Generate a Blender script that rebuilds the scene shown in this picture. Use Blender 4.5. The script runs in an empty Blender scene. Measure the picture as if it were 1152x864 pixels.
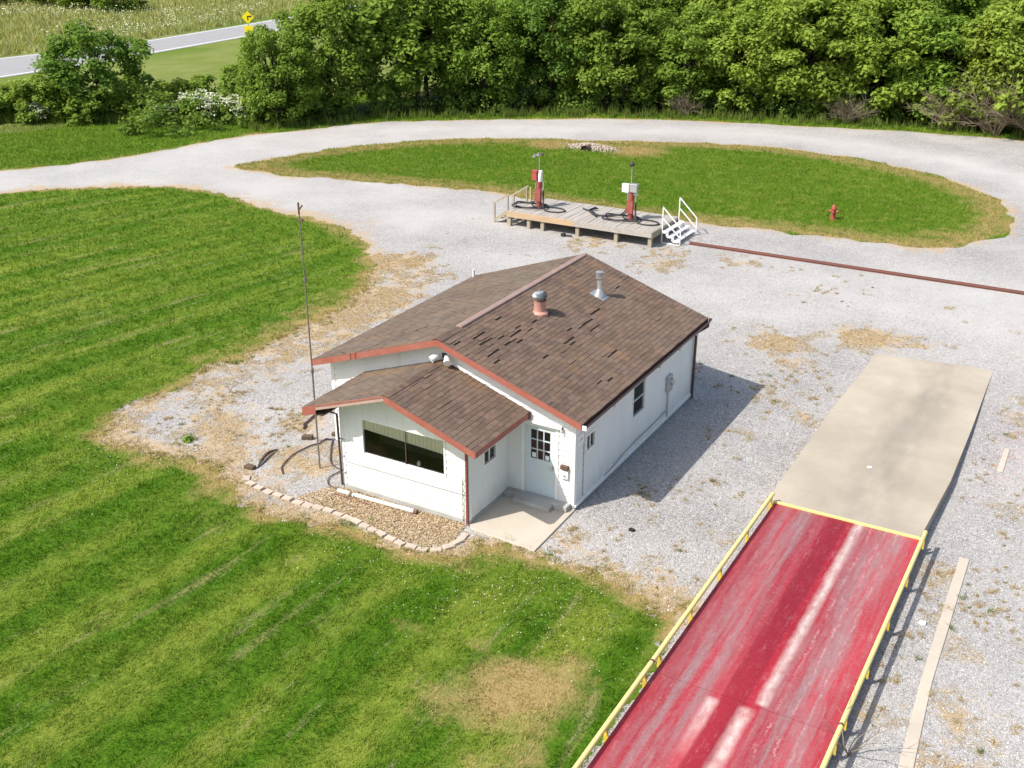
import bpy, math, random
import numpy as np
from mathutils import Vector, noise
from mathutils.geometry import delaunay_2d_cdt

# ---------------------------------------------------------------- camera, sky, sun
S = bpy.context.scene
C = S.collection
cam_d = bpy.data.cameras.new('camera'); cam = bpy.data.objects.new('camera', cam_d); C.objects.link(cam)
cam.location = (11.0933, -22.6722, 14.6446)
cam.rotation_euler = (math.pi/2 - 0.4131, 0, 0.5186)
cam_d.sensor_width = 36; cam_d.lens = 1245.05/1152*36
cam_d.clip_start = 0.1; cam_d.clip_end = 6000
S.camera = cam
SUN = Vector((-1.32, -1.98, 2.74)).normalized()
EL = math.asin(SUN.z); AZ = math.atan2(SUN.x, SUN.y)
W = bpy.data.worlds.new('World'); S.world = W; W.use_nodes = True
nt = W.node_tree; nt.nodes.clear()
sky = nt.nodes.new('ShaderNodeTexSky'); sky.sky_type = 'NISHITA'; sky.sun_disc = False
sky.sun_elevation = EL; sky.sun_rotation = AZ; sky.dust_density = 2.5; sky.air_density = 1.2
bgd = nt.nodes.new('ShaderNodeBackground'); bgd.inputs[1].default_value = 0.15
wo = nt.nodes.new('ShaderNodeOutputWorld')
nt.links.new(sky.outputs[0], bgd.inputs[0]); nt.links.new(bgd.outputs[0], wo.inputs[0])
sd = bpy.data.lights.new('sun', 'SUN'); sd.energy = 4.6; sd.angle = math.radians(0.55); sd.color = (1, .955, .88)
so = bpy.data.objects.new('sun', sd); C.objects.link(so); so.location = (-20, -30, 40)
so.rotation_euler = SUN.to_track_quat('Z', 'Y').to_euler()
S.view_settings.view_transform = 'Standard'; S.view_settings.look = 'None'
S.view_settings.exposure = 0.38; S.view_settings.gamma = 1; S.view_settings.use_curve_mapping = False
S.render.engine = 'CYCLES'
S.cycles.max_bounces = 6; S.cycles.transparent_max_bounces = 6; S.cycles.use_denoising = True
R = random.Random(7)
NR = np.random.default_rng(11)

# ---------------------------------------------------------------- material helpers
class NT:
    def __init__(s, name):
        s.m = bpy.data.materials.new(name); s.m.use_nodes = True
        s.t = s.m.node_tree; s.t.nodes.clear()
        s.out = s.n('OutputMaterial'); s.b = s.n('BsdfPrincipled')
        s.l(s.b.outputs[0], s.out.inputs[0])
    def n(s, k, **kw):
        o = s.t.nodes.new('ShaderNode'+k)
        for a, v in kw.items(): setattr(o, a, v)
        return o
    def l(s, a, b): s.t.links.new(a, b)
    def set(s, inp, v):
        if hasattr(v, 'is_output') or isinstance(v, bpy.types.NodeSocket): s.l(v, inp)
        elif isinstance(v, tuple) and len(v) == 3: inp.default_value = (*v, 1) if len(inp.default_value) == 4 else v
        else: inp.default_value = v
    def math(s, op, a, b=0.0, c=0.0, clamp=False):
        o = s.n('Math', operation=op, use_clamp=clamp)
        s.set(o.inputs[0], a); s.set(o.inputs[1], b); s.set(o.inputs[2], c)
        return o.outputs[0]
    def mix(s, f, a, b, mode='MIX'):
        o = s.n('Mix', data_type='RGBA', blend_type=mode); 
        s.set(o.inputs[0], f); s.set(o.inputs[6], a); s.set(o.inputs[7], b)
        return o.outputs[2]
    def noise(s, vec, scale, detail=4, rough=.55, dist=0):
        o = s.n('TexNoise'); s.l(vec, o.inputs['Vector'])
        o.inputs['Scale'].default_value = scale; o.inputs['Detail'].default_value = detail
        o.inputs['Roughness'].default_value = rough; o.inputs['Distortion'].default_value = dist
        return o.outputs[0]
    def ramp(s, f, a, b, lo=0., hi=1.):
        o = s.n('MapRange', clamp=True); s.set(o.inputs[0], f)
        for i, v in zip((1, 2, 3, 4), (a, b, lo, hi)): o.inputs[i].default_value = v
        return o.outputs[0]
    def pos(s): return s.n('NewGeometry').outputs['Position']
    def map(s, vec, rot=(0, 0, 0), scale=(1, 1, 1), loc=(0, 0, 0)):
        o = s.n('Mapping'); s.l(vec, o.inputs[0]); o.inputs[1].default_value = loc
        o.inputs[2].default_value = rot; o.inputs[3].default_value = scale
        return o.outputs[0]
    def xyz(s, vec):
        o = s.n('SeparateXYZ'); s.l(vec, o.inputs[0]); return o.outputs
    def attr(s, name):
        return s.n('Attribute', attribute_name=name)
    def bump(s, h, strength=.5, dist=.02):
        o = s.n('Bump'); s.l(h, o.inputs['Height']); o.inputs['Strength'].default_value = strength
        o.inputs['Distance'].default_value = dist; s.l(o.outputs[0], s.b.inputs['Normal'])
    def fin(s, col, rough=.8, spec=.3, metal=0.):
        s.set(s.b.inputs['Base Color'], col); s.set(s.b.inputs['Roughness'], rough)
        s.b.inputs['Specular IOR Level'].default_value = spec; s.set(s.b.inputs['Metallic'], metal)
        return s.m

def weathered(name, col, col2=None, scale=3., rough=.7, spec=.3, metal=0., amt=.5, bump=.15, stretch=(1, 1, 1)):
    """plain paint/metal/wood with grime and slight relief"""
    k = NT(name); p = k.n('TexCoord').outputs['Object']; q = k.map(p, scale=stretch)
    col2 = col2 or tuple(c*.6 for c in col)
    f = k.ramp(k.noise(q, scale, 6, .65), .38, .72)
    g = k.ramp(k.noise(q, scale*14, 3, .6), .3, .75)
    c = k.mix(k.math('MULTIPLY', f, amt), col, col2)
    c = k.mix(k.math('MULTIPLY', g, amt*.35), c, col2)
    if bump: k.bump(k.noise(q, scale*12, 3), bump, .01)
    return k.fin(c, rough, spec, metal)

M = {}
M['siding'] = weathered('white_siding', (.74, .745, .73), (.60, .58, .52), 1.6, .55, .35, amt=.35, bump=.05, stretch=(1, 1, .35))
k = NT('white_siding'); p = k.pos(); v = k.xyz(p)
c = k.mix(k.ramp(k.noise(k.map(p, scale=(1, 1, .35)), 1.6, 6, .65), .42, .72, 0, .3), (.74, .745, .73), (.60, .585, .53))
c = k.mix(k.math('MULTIPLY', k.ramp(v[2], .15, .75, 1, 0), k.ramp(k.noise(k.map(p, scale=(1, 1, .5)), 4, 5, .7), .35, .65, .1, .55)), c, (.46, .40, .31))
c = k.mix(k.ramp(k.noise(k.map(p, scale=(7, 7, .4)), 1.2, 4, .6), .58, .75, 0, .35), c, (.52, .49, .42))
k.bump(k.noise(p, 30, 3), .06, .01); M['siding'] = k.fin(c, .6, .3)
M['trim'] = weathered('white_trim', (.82, .82, .80), (.55, .53, .48), 2.5, .5, .35, amt=.35, bump=.05)
M['door'] = weathered('pale_door_paint', (.58, .68, .74), (.56, .54, .42), 1.8, .45, .4, amt=.45, bump=.03)
M['red_trim'] = weathered('faded_red_trim', (.30, .085, .058), (.37, .17, .13), 2.2, .6, .3, amt=.6, bump=.08)
M['pink_trim'] = weathered('bleached_trim', (.42, .31, .27), (.36, .19, .14), 3, .7, .3, amt=.6, bump=.08)
M['brown'] = weathered('dark_brown_metal', (.055, .028, .024), (.12, .08, .07), 4, .45, .5, amt=.5, bump=.05)
M['redbrown'] = weathered('redbrown_metal', (.24, .06, .045), (.12, .05, .04), 4, .5, .4, amt=.5, bump=.05)
M['black'] = weathered('black_rubber', (.018, .018, .02), (.05, .05, .05), 5, .6, .4, amt=.5)
M['felt'] = weathered('roof_felt', (.022, .018, .016), (.05, .04, .035), 5, .9, .2)
M['galv'] = weathered('galvanised_metal', (.55, .56, .56), (.34, .33, .31), 5, .38, .5, .7, amt=.5, bump=.05)
M['mast'] = weathered('weathered_steel_pole', (.22, .20, .18), (.13, .09, .07), 4, .55, .5, .3, amt=.6)
M['vent_red'] = weathered('faded_red_vent', (.50, .22, .16), (.42, .30, .26), 5, .55, .4, amt=.6)
M['yellow'] = weathered('faded_yellow_paint', (.72, .60, .21), (.60, .52, .27), 2.2, .55, .35, amt=.6, bump=.1)
M['yellow_rust'] = weathered('yellow_paint_bright', (.66, .48, .05), (.30, .18, .05), 5, .55, .35, amt=.5)
M['steel_dark'] = weathered('rusty_beam', (.13, .09, .07), (.20, .11, .07), 3, .7, .3, .2, amt=.7)
M['rust'] = weathered('rust_red_steel', (.20, .075, .055), (.12, .075, .065), 1.2, .8, .25, amt=.8)
M['deckwood'] = weathered('grey_timber', (.40, .37, .33), (.26, .23, .20), 1.3, .85, .2, amt=.7, bump=.3, stretch=(4, .5, 4))
M['tanwood'] = weathered('tan_timber', (.48, .35, .22), (.34, .24, .15), 1.5, .85, .2, amt=.6, bump=.3, stretch=(.6, 4, 4))
M['postwood'] = weathered('post_timber', (.36, .32, .24), (.22, .18, .13), 2, .85, .2, amt=.6, bump=.2, stretch=(4, 4, .5))
M['hydrant'] = weathered('hydrant_red', (.36, .06, .045), (.28, .10, .07), 6, .55, .4, amt=.6)
M['pump_red'] = weathered('pump_red', (.34, .04, .032), (.22, .12, .10), 9, .6, .3, amt=.9)
M['white_metal'] = weathered('white_painted_metal', (.80, .80, .80), (.5, .48, .45), 4, .5, .4, amt=.35, bump=.03)
M['cream'] = weathered('cream_blind', (.86, .80, .62), (.74, .68, .50), 2, .8, .2, amt=.4)
M['dark_room'] = weathered('dark_interior', (.045, .04, .03), (.07, .06, .045), 1.5, .9, .1)
M['curtain'] = weathered('brown_curtain', (.10, .045, .03), (.05, .025, .02), 6, .9, .1, stretch=(3, 3, .3))
M['concrete'] = weathered('pale_concrete', (.50, .44, .36), (.38, .33, .27), .9, .85, .25, amt=.6, bump=.2)
M['found'] = weathered('grey_foundation', (.42, .42, .40), (.24, .23, .20), 1.5, .85, .25, amt=.7, bump=.2)
M['block'] = weathered('buff_block', (.50, .42, .35), (.33, .26, .20), 4, .9, .2, amt=.7, bump=.4)
M['darkbrick'] = weathered('dark_brick', (.13, .095, .06), (.07, .05, .04), 6, .9, .2, amt=.7, bump=.4)
M['pvc'] = weathered('white_pipe', (.74, .70, .66), (.5, .42, .36), 3, .5, .4, amt=.5)
M['bark'] = weathered('bark', (.065, .055, .045), (.035, .03, .025), 5, .95, .1, amt=.7, bump=.5, stretch=(3, 3, .6))
M['twig'] = weathered('dead_twigs', (.27, .22, .155), (.15, .12, .085), 3, .95, .1, amt=.6)
M['blossom'] = weathered('cream_blossom', (.62, .64, .48), (.50, .55, .34), 3, .9, .1, amt=.5, bump=0)
M['sign_yellow'] = weathered('sign_yellow', (.85, .68, .01), (.80, .62, .02), 2, .4, .4, amt=.3, bump=0)
M['paper'] = weathered('white_sign_face', (.82, .82, .82), (.72, .72, .72), 3, .4, .4, amt=.2, bump=0)
M['asphalt'] = weathered('pale_asphalt', (.30, .295, .295), (.24, .235, .235), .5, .9, .25, amt=.6, bump=.1)
M['paint'] = weathered('road_paint', (.72, .72, .70), (.5, .5, .48), 2, .7, .3, amt=.5, bump=0)

def glass():
    k = NT('window_glass'); k.t.nodes.remove(k.b)
    t = k.n('BsdfTransparent'); g = k.n('BsdfGlossy'); g.inputs['Roughness'].default_value = .04
    f = k.n('Fresnel'); f.inputs[0].default_value = 1.5; mx = k.n('MixShader')
    k.l(k.math('MULTIPLY', f.outputs[0], 1.0, clamp=True), mx.inputs[0]); k.l(t.outputs[0], mx.inputs[1]); k.l(g.outputs[0], mx.inputs[2])
    t.inputs[0].default_value = (.95, .96, .94, 1); k.l(mx.outputs[0], k.out.inputs[0]); return k.m
M['glass'] = glass()

def lawn_colour(k):
    p = k.pos(); mask = k.attr('mask'); sep = k.n('SeparateColor'); k.l(mask.outputs['Color'], sep.inputs[0])
    dry, field, soil = sep.outputs[0], sep.outputs[1], sep.outputs[2]
    st = mask.outputs['Alpha']                       # how clearly the mower tracks read here
    v = k.xyz(p)
    warp = k.noise(p, .12, 2)
    u = k.math('DIVIDE', v[0], k.math('SUBTRACT', 1.0, k.math('MULTIPLY', v[1], .008)))
    cm = k.n('CombineXYZ'); k.l(u, cm.inputs[0]); k.l(k.math('MULTIPLY', v[1], .11), cm.inputs[1]); along = cm.outputs[0]
    sn = k.math('SINE', k.math('MULTIPLY', k.math('ADD', u, k.math('MULTIPLY', warp, .8)), 2*math.pi/2.3))
    wide = k.math('SUBTRACT', k.noise(along, .55, 3, .5), .5); thin = k.math('SUBTRACT', k.noise(along, 2.1, 4, .6), .5)
    stripe = k.ramp(k.math('ADD', k.math('ADD', k.math('MULTIPLY', sn, k.ramp(v[1], -2, 6, .70, .20)), k.math('MULTIPLY', wide, 3.4)), k.math('ADD', k.math('MULTIPLY', thin, 3.6), k.math('MULTIPLY', k.math('SUBTRACT', k.noise(p, 1.5, 5, .7), .5), 1.6))), -1.1, 1.3)
    big = k.ramp(k.noise(p, .16, 3), .36, .64)
    mid = k.ramp(k.noise(p, 1.3, 6, .72), .32, .68)
    fine = k.ramp(k.noise(p, 7, 6, .8), .36, .64)
    lush = k.mix(fine, (.045, .125, .007), (.115, .245, .014))
    yel = k.mix(fine, (.145, .235, .020), (.29, .35, .060))
    f = k.math('ADD', k.math('MULTIPLY', mid, .50), k.math('MULTIPLY', big, .22))
    f = k.math('ADD', f, k.math('MULTIPLY', k.math('SUBTRACT', stripe, .45), k.math('MULTIPLY', st, 1.4)), clamp=True)  # mower stripes: uneven grass tone plus the leaning blades' sheen, painted into the colour
    c = k.mix(f, lush, yel)
    streak = k.ramp(k.noise(along, 1.5, 6, .7), .56, .68)
    c = k.mix(k.math('MULTIPLY', streak, k.math('MULTIPLY', st, .7)), c, (.38, .36, .16))
    bare = k.ramp(k.noise(along, 3.1, 6, .75), .62, .70)
    c = k.mix(k.math('MULTIPLY', bare, k.math('MULTIPLY', st, .7)), c, (.50, .46, .32))
    straw = k.mix(k.noise(p, 7, 4, .7), (.30, .215, .08), (.53, .43, .20))
    dn = k.ramp(k.math('ADD', dry, k.math('MULTIPLY', k.math('SUBTRACT', k.noise(p, 1.3, 6, .7), .5), 1.1)), .35, .8)
    dn = k.math('MULTIPLY', dn, k.ramp(dry, .02, .15))
    c = k.mix(dn, c, straw)
    fc = k.mix(k.ramp(k.noise(k.map(p, scale=(1, .5, 1)), .35, 6, .7), .35, .7), (.22, .27, .07), (.42, .40, .19))
    c = k.mix(field, c, fc)
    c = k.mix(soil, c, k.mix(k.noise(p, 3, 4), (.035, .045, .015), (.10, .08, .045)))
    return c, p

k = NT('lawn_ground'); c, p = lawn_colour(k)
k.bump(k.noise(p, 14, 4, .7), .8, .05)
M['lawn'] = k.fin(k.mix(1.0, c, (.74, .70, .66), 'MULTIPLY'), .95, .1)  # ground colour darkened to imitate the shade between the blades

k = NT('grass_blades'); c, p = lawn_colour(k)
rn = k.attr('rnd').outputs['Fac']
c = k.mix(k.ramp(rn, 0, 1, 0, .4), c, k.mix(.5, c, (.24, .34, .05)))
tr = k.n('BsdfTranslucent'); k.l(k.mix(1.0, c, (1.0, 1.0, .5), 'MULTIPLY'), tr.inputs[0])
mx = k.n('MixShader'); mx.inputs[0].default_value = .32
k.fin(c, .8, .03); k.l(k.b.outputs[0], mx.inputs[1]); k.l(tr.outputs[0], mx.inputs[2]); k.l(mx.outputs[0], k.out.inputs[0])
M['blades'] = k.m

def leaf_mat(name, dark, light, trans=.42):
    k = NT(name); rn = k.attr('rnd').outputs['Fac']
    oi = k.n('ObjectInfo').outputs['Random']
    c = k.mix(rn, dark, light)
    c = k.mix(k.ramp(oi, 0, 1, 0, .6), c, k.mix(.5, c, (.24, .27, .05)))
    tr = k.n('BsdfTranslucent'); k.l(k.mix(1.0, c, (1.15, 1.1, .5), 'MULTIPLY'), tr.inputs[0])
    mx = k.n('MixShader'); mx.inputs[0].default_value = trans
    k.fin(c, .65, .12); k.l(k.b.outputs[0], mx.inputs[1]); k.l(tr.outputs[0], mx.inputs[2]); k.l(mx.outputs[0], k.out.inputs[0])
    return k.m
M['leaf'] = leaf_mat('leaves_mid_green', (.11, .20, .024), (.25, .38, .060))
M['leaf_yellow'] = leaf_mat('leaves_yellow_green', (.15, .23, .028), (.34, .45, .075))
M['leaf_dark'] = leaf_mat('leaves_deep_green', (.08, .165, .024), (.19, .31, .055))
M['meadow'] = leaf_mat('meadow_stems', (.22, .26, .08), (.46, .44, .22))
M['weed'] = leaf_mat('weed_leaves', (.07, .13, .02), (.20, .25, .06))
M['strawmat'] = leaf_mat('dry_straw', (.26, .16, .065), (.55, .40, .20), .15)
M['leaflitter'] = leaf_mat('brown_leaf_litter', (.24, .155, .09), (.60, .46, .31), .1)

# gravel: crushed limestone, single stones as voronoi cells
def gravel():
    k = NT('limestone_gravel'); p = k.pos(); mask = k.attr('mask'); sep = k.n('SeparateColor'); k.l(mask.outputs['Color'], sep.inputs[0])
    def vor(scale, feat='F1'):
        o = k.n('TexVoronoi', feature=feat); k.l(p, o.inputs['Vector']); o.inputs['Scale'].default_value = scale; return o
    v1 = vor(34); v2 = vor(13)
    stone = k.n('SeparateColor'); k.l(v1.outputs['Color'], stone.inputs[0])
    stone2 = k.n('SeparateColor'); k.l(v2.outputs['Color'], stone2.inputs[0])
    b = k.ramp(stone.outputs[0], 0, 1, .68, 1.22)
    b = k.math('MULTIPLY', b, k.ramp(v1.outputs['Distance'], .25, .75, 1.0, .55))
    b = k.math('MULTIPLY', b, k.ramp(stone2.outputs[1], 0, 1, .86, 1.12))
    base = k.mix(k.ramp(k.noise(p, .22, 5, .6), .35, .65), (.44, .42, .405), (.525, .50, .475))
    base = k.mix(k.ramp(k.noise(p, 1.4, 5, .7), .45, .75, 0, .5), base, (.43, .39, .35))
    # compacted pale wheel tracks
    base = k.mix(k.math('MULTIPLY', k.math('MULTIPLY', sep.outputs[1], k.ramp(k.noise(k.map(p, rot=(0, 0, .5), scale=(1, .3, 1)), .9, 5, .6), .3, .65, .35, 1)), .85), base, (.51, .49, .47))
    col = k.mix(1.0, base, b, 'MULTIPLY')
    col = k.mix(k.math('ADD', k.math('MULTIPLY', sep.outputs[1], .6), k.ramp(k.noise(p, .28, 4, .6), .42, .62, 0, .30), clamp=True), col, base)
    # straw and soil where weeds died back
    n1 = k.noise(p, 1.6, 7, .72); n2 = k.noise(p, 12, 3, .7)
    d = k.math('ADD', sep.outputs[0], k.math('MULTIPLY', k.math('SUBTRACT', n1, .5), 2.3))
    d = k.ramp(d, .36, .70); d = k.math('MULTIPLY', d, k.ramp(n2, .30, .52, .3, 1)); d = k.math('MULTIPLY', d, k.ramp(sep.outputs[0], 0, .1))
    straw = k.mix(n2, (.30, .195, .095), (.57, .43, .26))
    col = k.mix(k.math('MULTIPLY', d, .9), col, straw)
    # scattered dark specks (dead weeds, cinders)
    sp = k.math('MULTIPLY', k.ramp(k.noise(p, 5.5, 5, .8), .61, .70), k.ramp(k.noise(p, .35, 3), .40, .58))
    col = k.mix(k.math('MULTIPLY', sp, .65), col, (.16, .105, .07))
    # faded pink paint marks
    pk = k.math('MULTIPLY', sep.outputs[2], k.ramp(k.noise(p, 4, 5, .7), .5, .62))
    col = k.mix(k.math('MULTIPLY', pk, .5), col, (.60, .22, .24))
    h = k.math('ADD', k.math('MULTIPLY', v1.outputs['Distance'], -1.0), k.math('MULTIPLY', stone.outputs[1], .5))
    k.bump(h, .65, .025)
    return k.fin(col, .92, .2)
M['gravel'] = gravel()

def shingle(name='asphalt_shingles', tint=(1.12, 1.04, .98), grey_mix=.55):
    k = NT(name); rn = k.attr('rnd').outputs['Fac']; p = k.pos()
    r = k.n('ValToRGB'); k.l(rn, r.inputs[0]); e = r.color_ramp; e.interpolation = 'LINEAR'
    cols = [(0, (.085, .050, .042)), (.3, (.125, .076, .062)), (.55, (.165, .108, .086)), (.8, (.195, .125, .10)), (1, (.155, .13, .105))]
    e.elements[0].color = (*cols[0][1], 1); e.elements[1].position = 1; e.elements[1].color = (*cols[-1][1], 1)
    for q, cc in cols[1:-1]: el = e.elements.new(q); el.color = (*cc, 1)
    c = k.mix(k.ramp(k.noise(p, .55, 5, .65), .45, .72, grey_mix*.6, grey_mix), r.outputs[0], (.17, .16, .13))
    c = k.mix(k.ramp(k.noise(k.map(p, scale=(.35, 2, 1)), .9, 4, .6), .56, .74, 0, .6), c, (.27, .165, .085))
    c = k.mix(k.ramp(k.noise(p, 1.1, 6, .75), .50, .68, 0, .55), c, (.075, .055, .048))
    c = k.mix(k.ramp(k.noise(k.map(p, loc=(9, 3, 0)), 1.6, 6, .75), .54, .70, 0, .5), c, (.27, .185, .13))
    g = k.noise(p, 90, 2, .6); c = k.mix(k.ramp(g, .35, .65, 0, .4), c, (.055, .035, .03))
    c = k.mix(1.0, c, tint, 'MULTIPLY'); k.bump(g, .35, .006); return k.fin(c, .95, .12)
M['shingle'] = shingle(); M['shingle_grey'] = shingle('greyer_shingles', (1.04, 1.03, .98), .68)  # second copy is a greyer mix, laid on the left-hand slopes

def scale_deck():
    k = NT('worn_red_deck'); p = k.pos(); v = k.xyz(p)
    al = k.map(p, scale=(1, .10, 1)); al2 = k.map(p, scale=(3.2, .16, 1))
    def band(x0, x1, soft=.25, lo=None):
        a = k.ramp(v[0], x0-soft, x0+soft*.4); b = k.ramp(v[0], x1-soft*.4, x1+soft, 1, 0); return k.math('MULTIPLY', a, b)
    mott = k.ramp(k.noise(k.map(p, scale=(2.8, .16, 1)), 1.7, 10, .72), .40, .60)
    grain = k.ramp(k.noise(p, 20, 6, .8), .40, .62)
    red = k.mix(k.ramp(k.noise(al, 1.1, 6, .6), .38, .62), (.25, .007, .017), (.41, .022, .036))
    red = k.mix(k.ramp(k.noise(p, 9, 6, .75), .52, .66, 0, .35), red, (.47, .10, .12))
    wear = k.math('ADD', k.math('MULTIPLY', band(5.0, 5.75, .4), 1.0), k.math('MULTIPLY', band(6.98, 8.0, .35), 1.0), clamp=True)
    wear = k.math('MULTIPLY', wear, k.math('ADD', k.math('MULTIPLY', mott, .75), k.math('MULTIPLY', grain, .35)), clamp=True)
    grey = k.mix(k.noise(k.map(p, scale=(2.5, .5, 1)), 5, 8, .8), (.10, .07, .07), (.38, .31, .305))
    c = k.mix(k.math('MULTIPLY', wear, .80), red, grey)
    dk = k.math('MULTIPLY', band(6.05, 6.5, .03), .5); c = k.mix(dk, c, (.145, .005, .012))
    sc = k.math('MULTIPLY', k.ramp(k.noise(k.map(p, scale=(3, .45, 1)), 2.6, 8, .8), .55, .66), grain)
    c = k.mix(k.math('MULTIPLY', sc, .55), c, (.50, .30, .30))
    dust = k.ramp(k.noise(p, 45, 3, .8), .60, .72); c = k.mix(k.math('MULTIPLY', dust, .35), c, (.60, .42, .42))
    for x0_, sd_ in ((7.12, 1.), (7.42, 4.), (7.72, 8.)):     # dried drip lines running down the deck
        wl = k.math('MULTIPLY', k.math('SUBTRACT', k.noise(k.map(p, scale=(.01, 1.0, 1), loc=(sd_, 0, 0)), 1.4, 8, .8), .5), .32)
        ln_ = k.ramp(k.math('ABSOLUTE', k.math('SUBTRACT', k.math('ADD', v[0], wl), x0_)), .012, .030, 1, 0)
        c = k.mix(k.math('MULTIPLY', k.math('MULTIPLY', ln_, k.math('MULTIPLY', grain, k.ramp(k.noise(p, 2.2, 4), .42, .6))), .6), c, (.55, .40, .39))
    # centre stripe, two runs
    wob = k.math('MULTIPLY', k.math('SUBTRACT', k.noise(k.map(p, scale=(1, .6, 1)), 3, 4), .5), .10)
    xw = k.math('ADD', v[0], wob)
    fade = k.ramp(k.noise(k.map(p, scale=(1, .5, 1)), 5, 8, .75), .30, .62, .25, 1)
    s1 = k.math('MULTIPLY', k.ramp(k.math('ABSOLUTE', k.math('SUBTRACT', xw, 6.80)), .01, .16, 1, 0), k.ramp(v[1], -5.5, -5.4))
    s2 = k.math('MULTIPLY', k.ramp(k.math('ABSOLUTE', k.math('SUBTRACT', xw, 6.60)), .03, .20, 1, 0), k.ramp(v[1], -5.75, -5.6, 1, 0))
    s3 = k.math('MULTIPLY', k.math('MULTIPLY', k.ramp(k.math('ABSOLUTE', k.math('SUBTRACT', xw, 5.93)), .06, .16, 1, 0), k.ramp(v[1], -5.75, -5.65, 1, 0)), k.ramp(v[1], -7.6, -6.2, .0, .8))
    c = k.mix(k.math('MULTIPLY', k.math('ADD', k.math('ADD', s1, s2), s3, clamp=True), k.math('MULTIPLY', fade, .88)), c, (.56, .51, .46))
    k.bump(k.noise(p, 60, 3), .2, .005)
    return k.fin(c, .5, .4)
M['deck_red'] = scale_deck()

def ramp_concrete():
    k = NT('stained_concrete'); p = k.pos(); v = k.xyz(p)
    c = k.mix(k.ramp(k.noise(p, .5, 5), .35, .65), (.36, .31, .245), (.45, .39, .31))
    mid = k.ramp(k.math('ABSOLUTE', k.math('SUBTRACT', v[0], k.math('ADD', 6.4, k.math('MULTIPLY', k.noise(p, .4, 3), .6)))), .2, 1.4, 1, 0)
    st = k.math('MULTIPLY', mid, k.ramp(k.noise(k.map(p, scale=(1, .3, 1)), .9, 5, .6), .33, .62))
    c = k.mix(k.math('MULTIPLY', st, .62), c, (.20, .175, .15))
    c = k.mix(k.ramp(k.noise(p, 22, 4, .7), .45, .7, 0, .22), c, (.22, .19, .15))
    k.bump(k.noise(p, 30, 4, .7), .25, .01)
    return k.fin(c, .9, .2)
M['ramp'] = ramp_concrete()
k = NT('bed_soil'); p = k.pos()
M['bed'] = k.fin(k.mix(k.ramp(k.noise(p, 9, 6, .75), .4, .6), (.36, .25, .16), k.mix(k.noise(p, 30, 3), (.44, .36, .28), (.64, .57, .49))), .95, .1)
k.bump(k.noise(p, 20, 5, .7), .9, .03)

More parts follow.
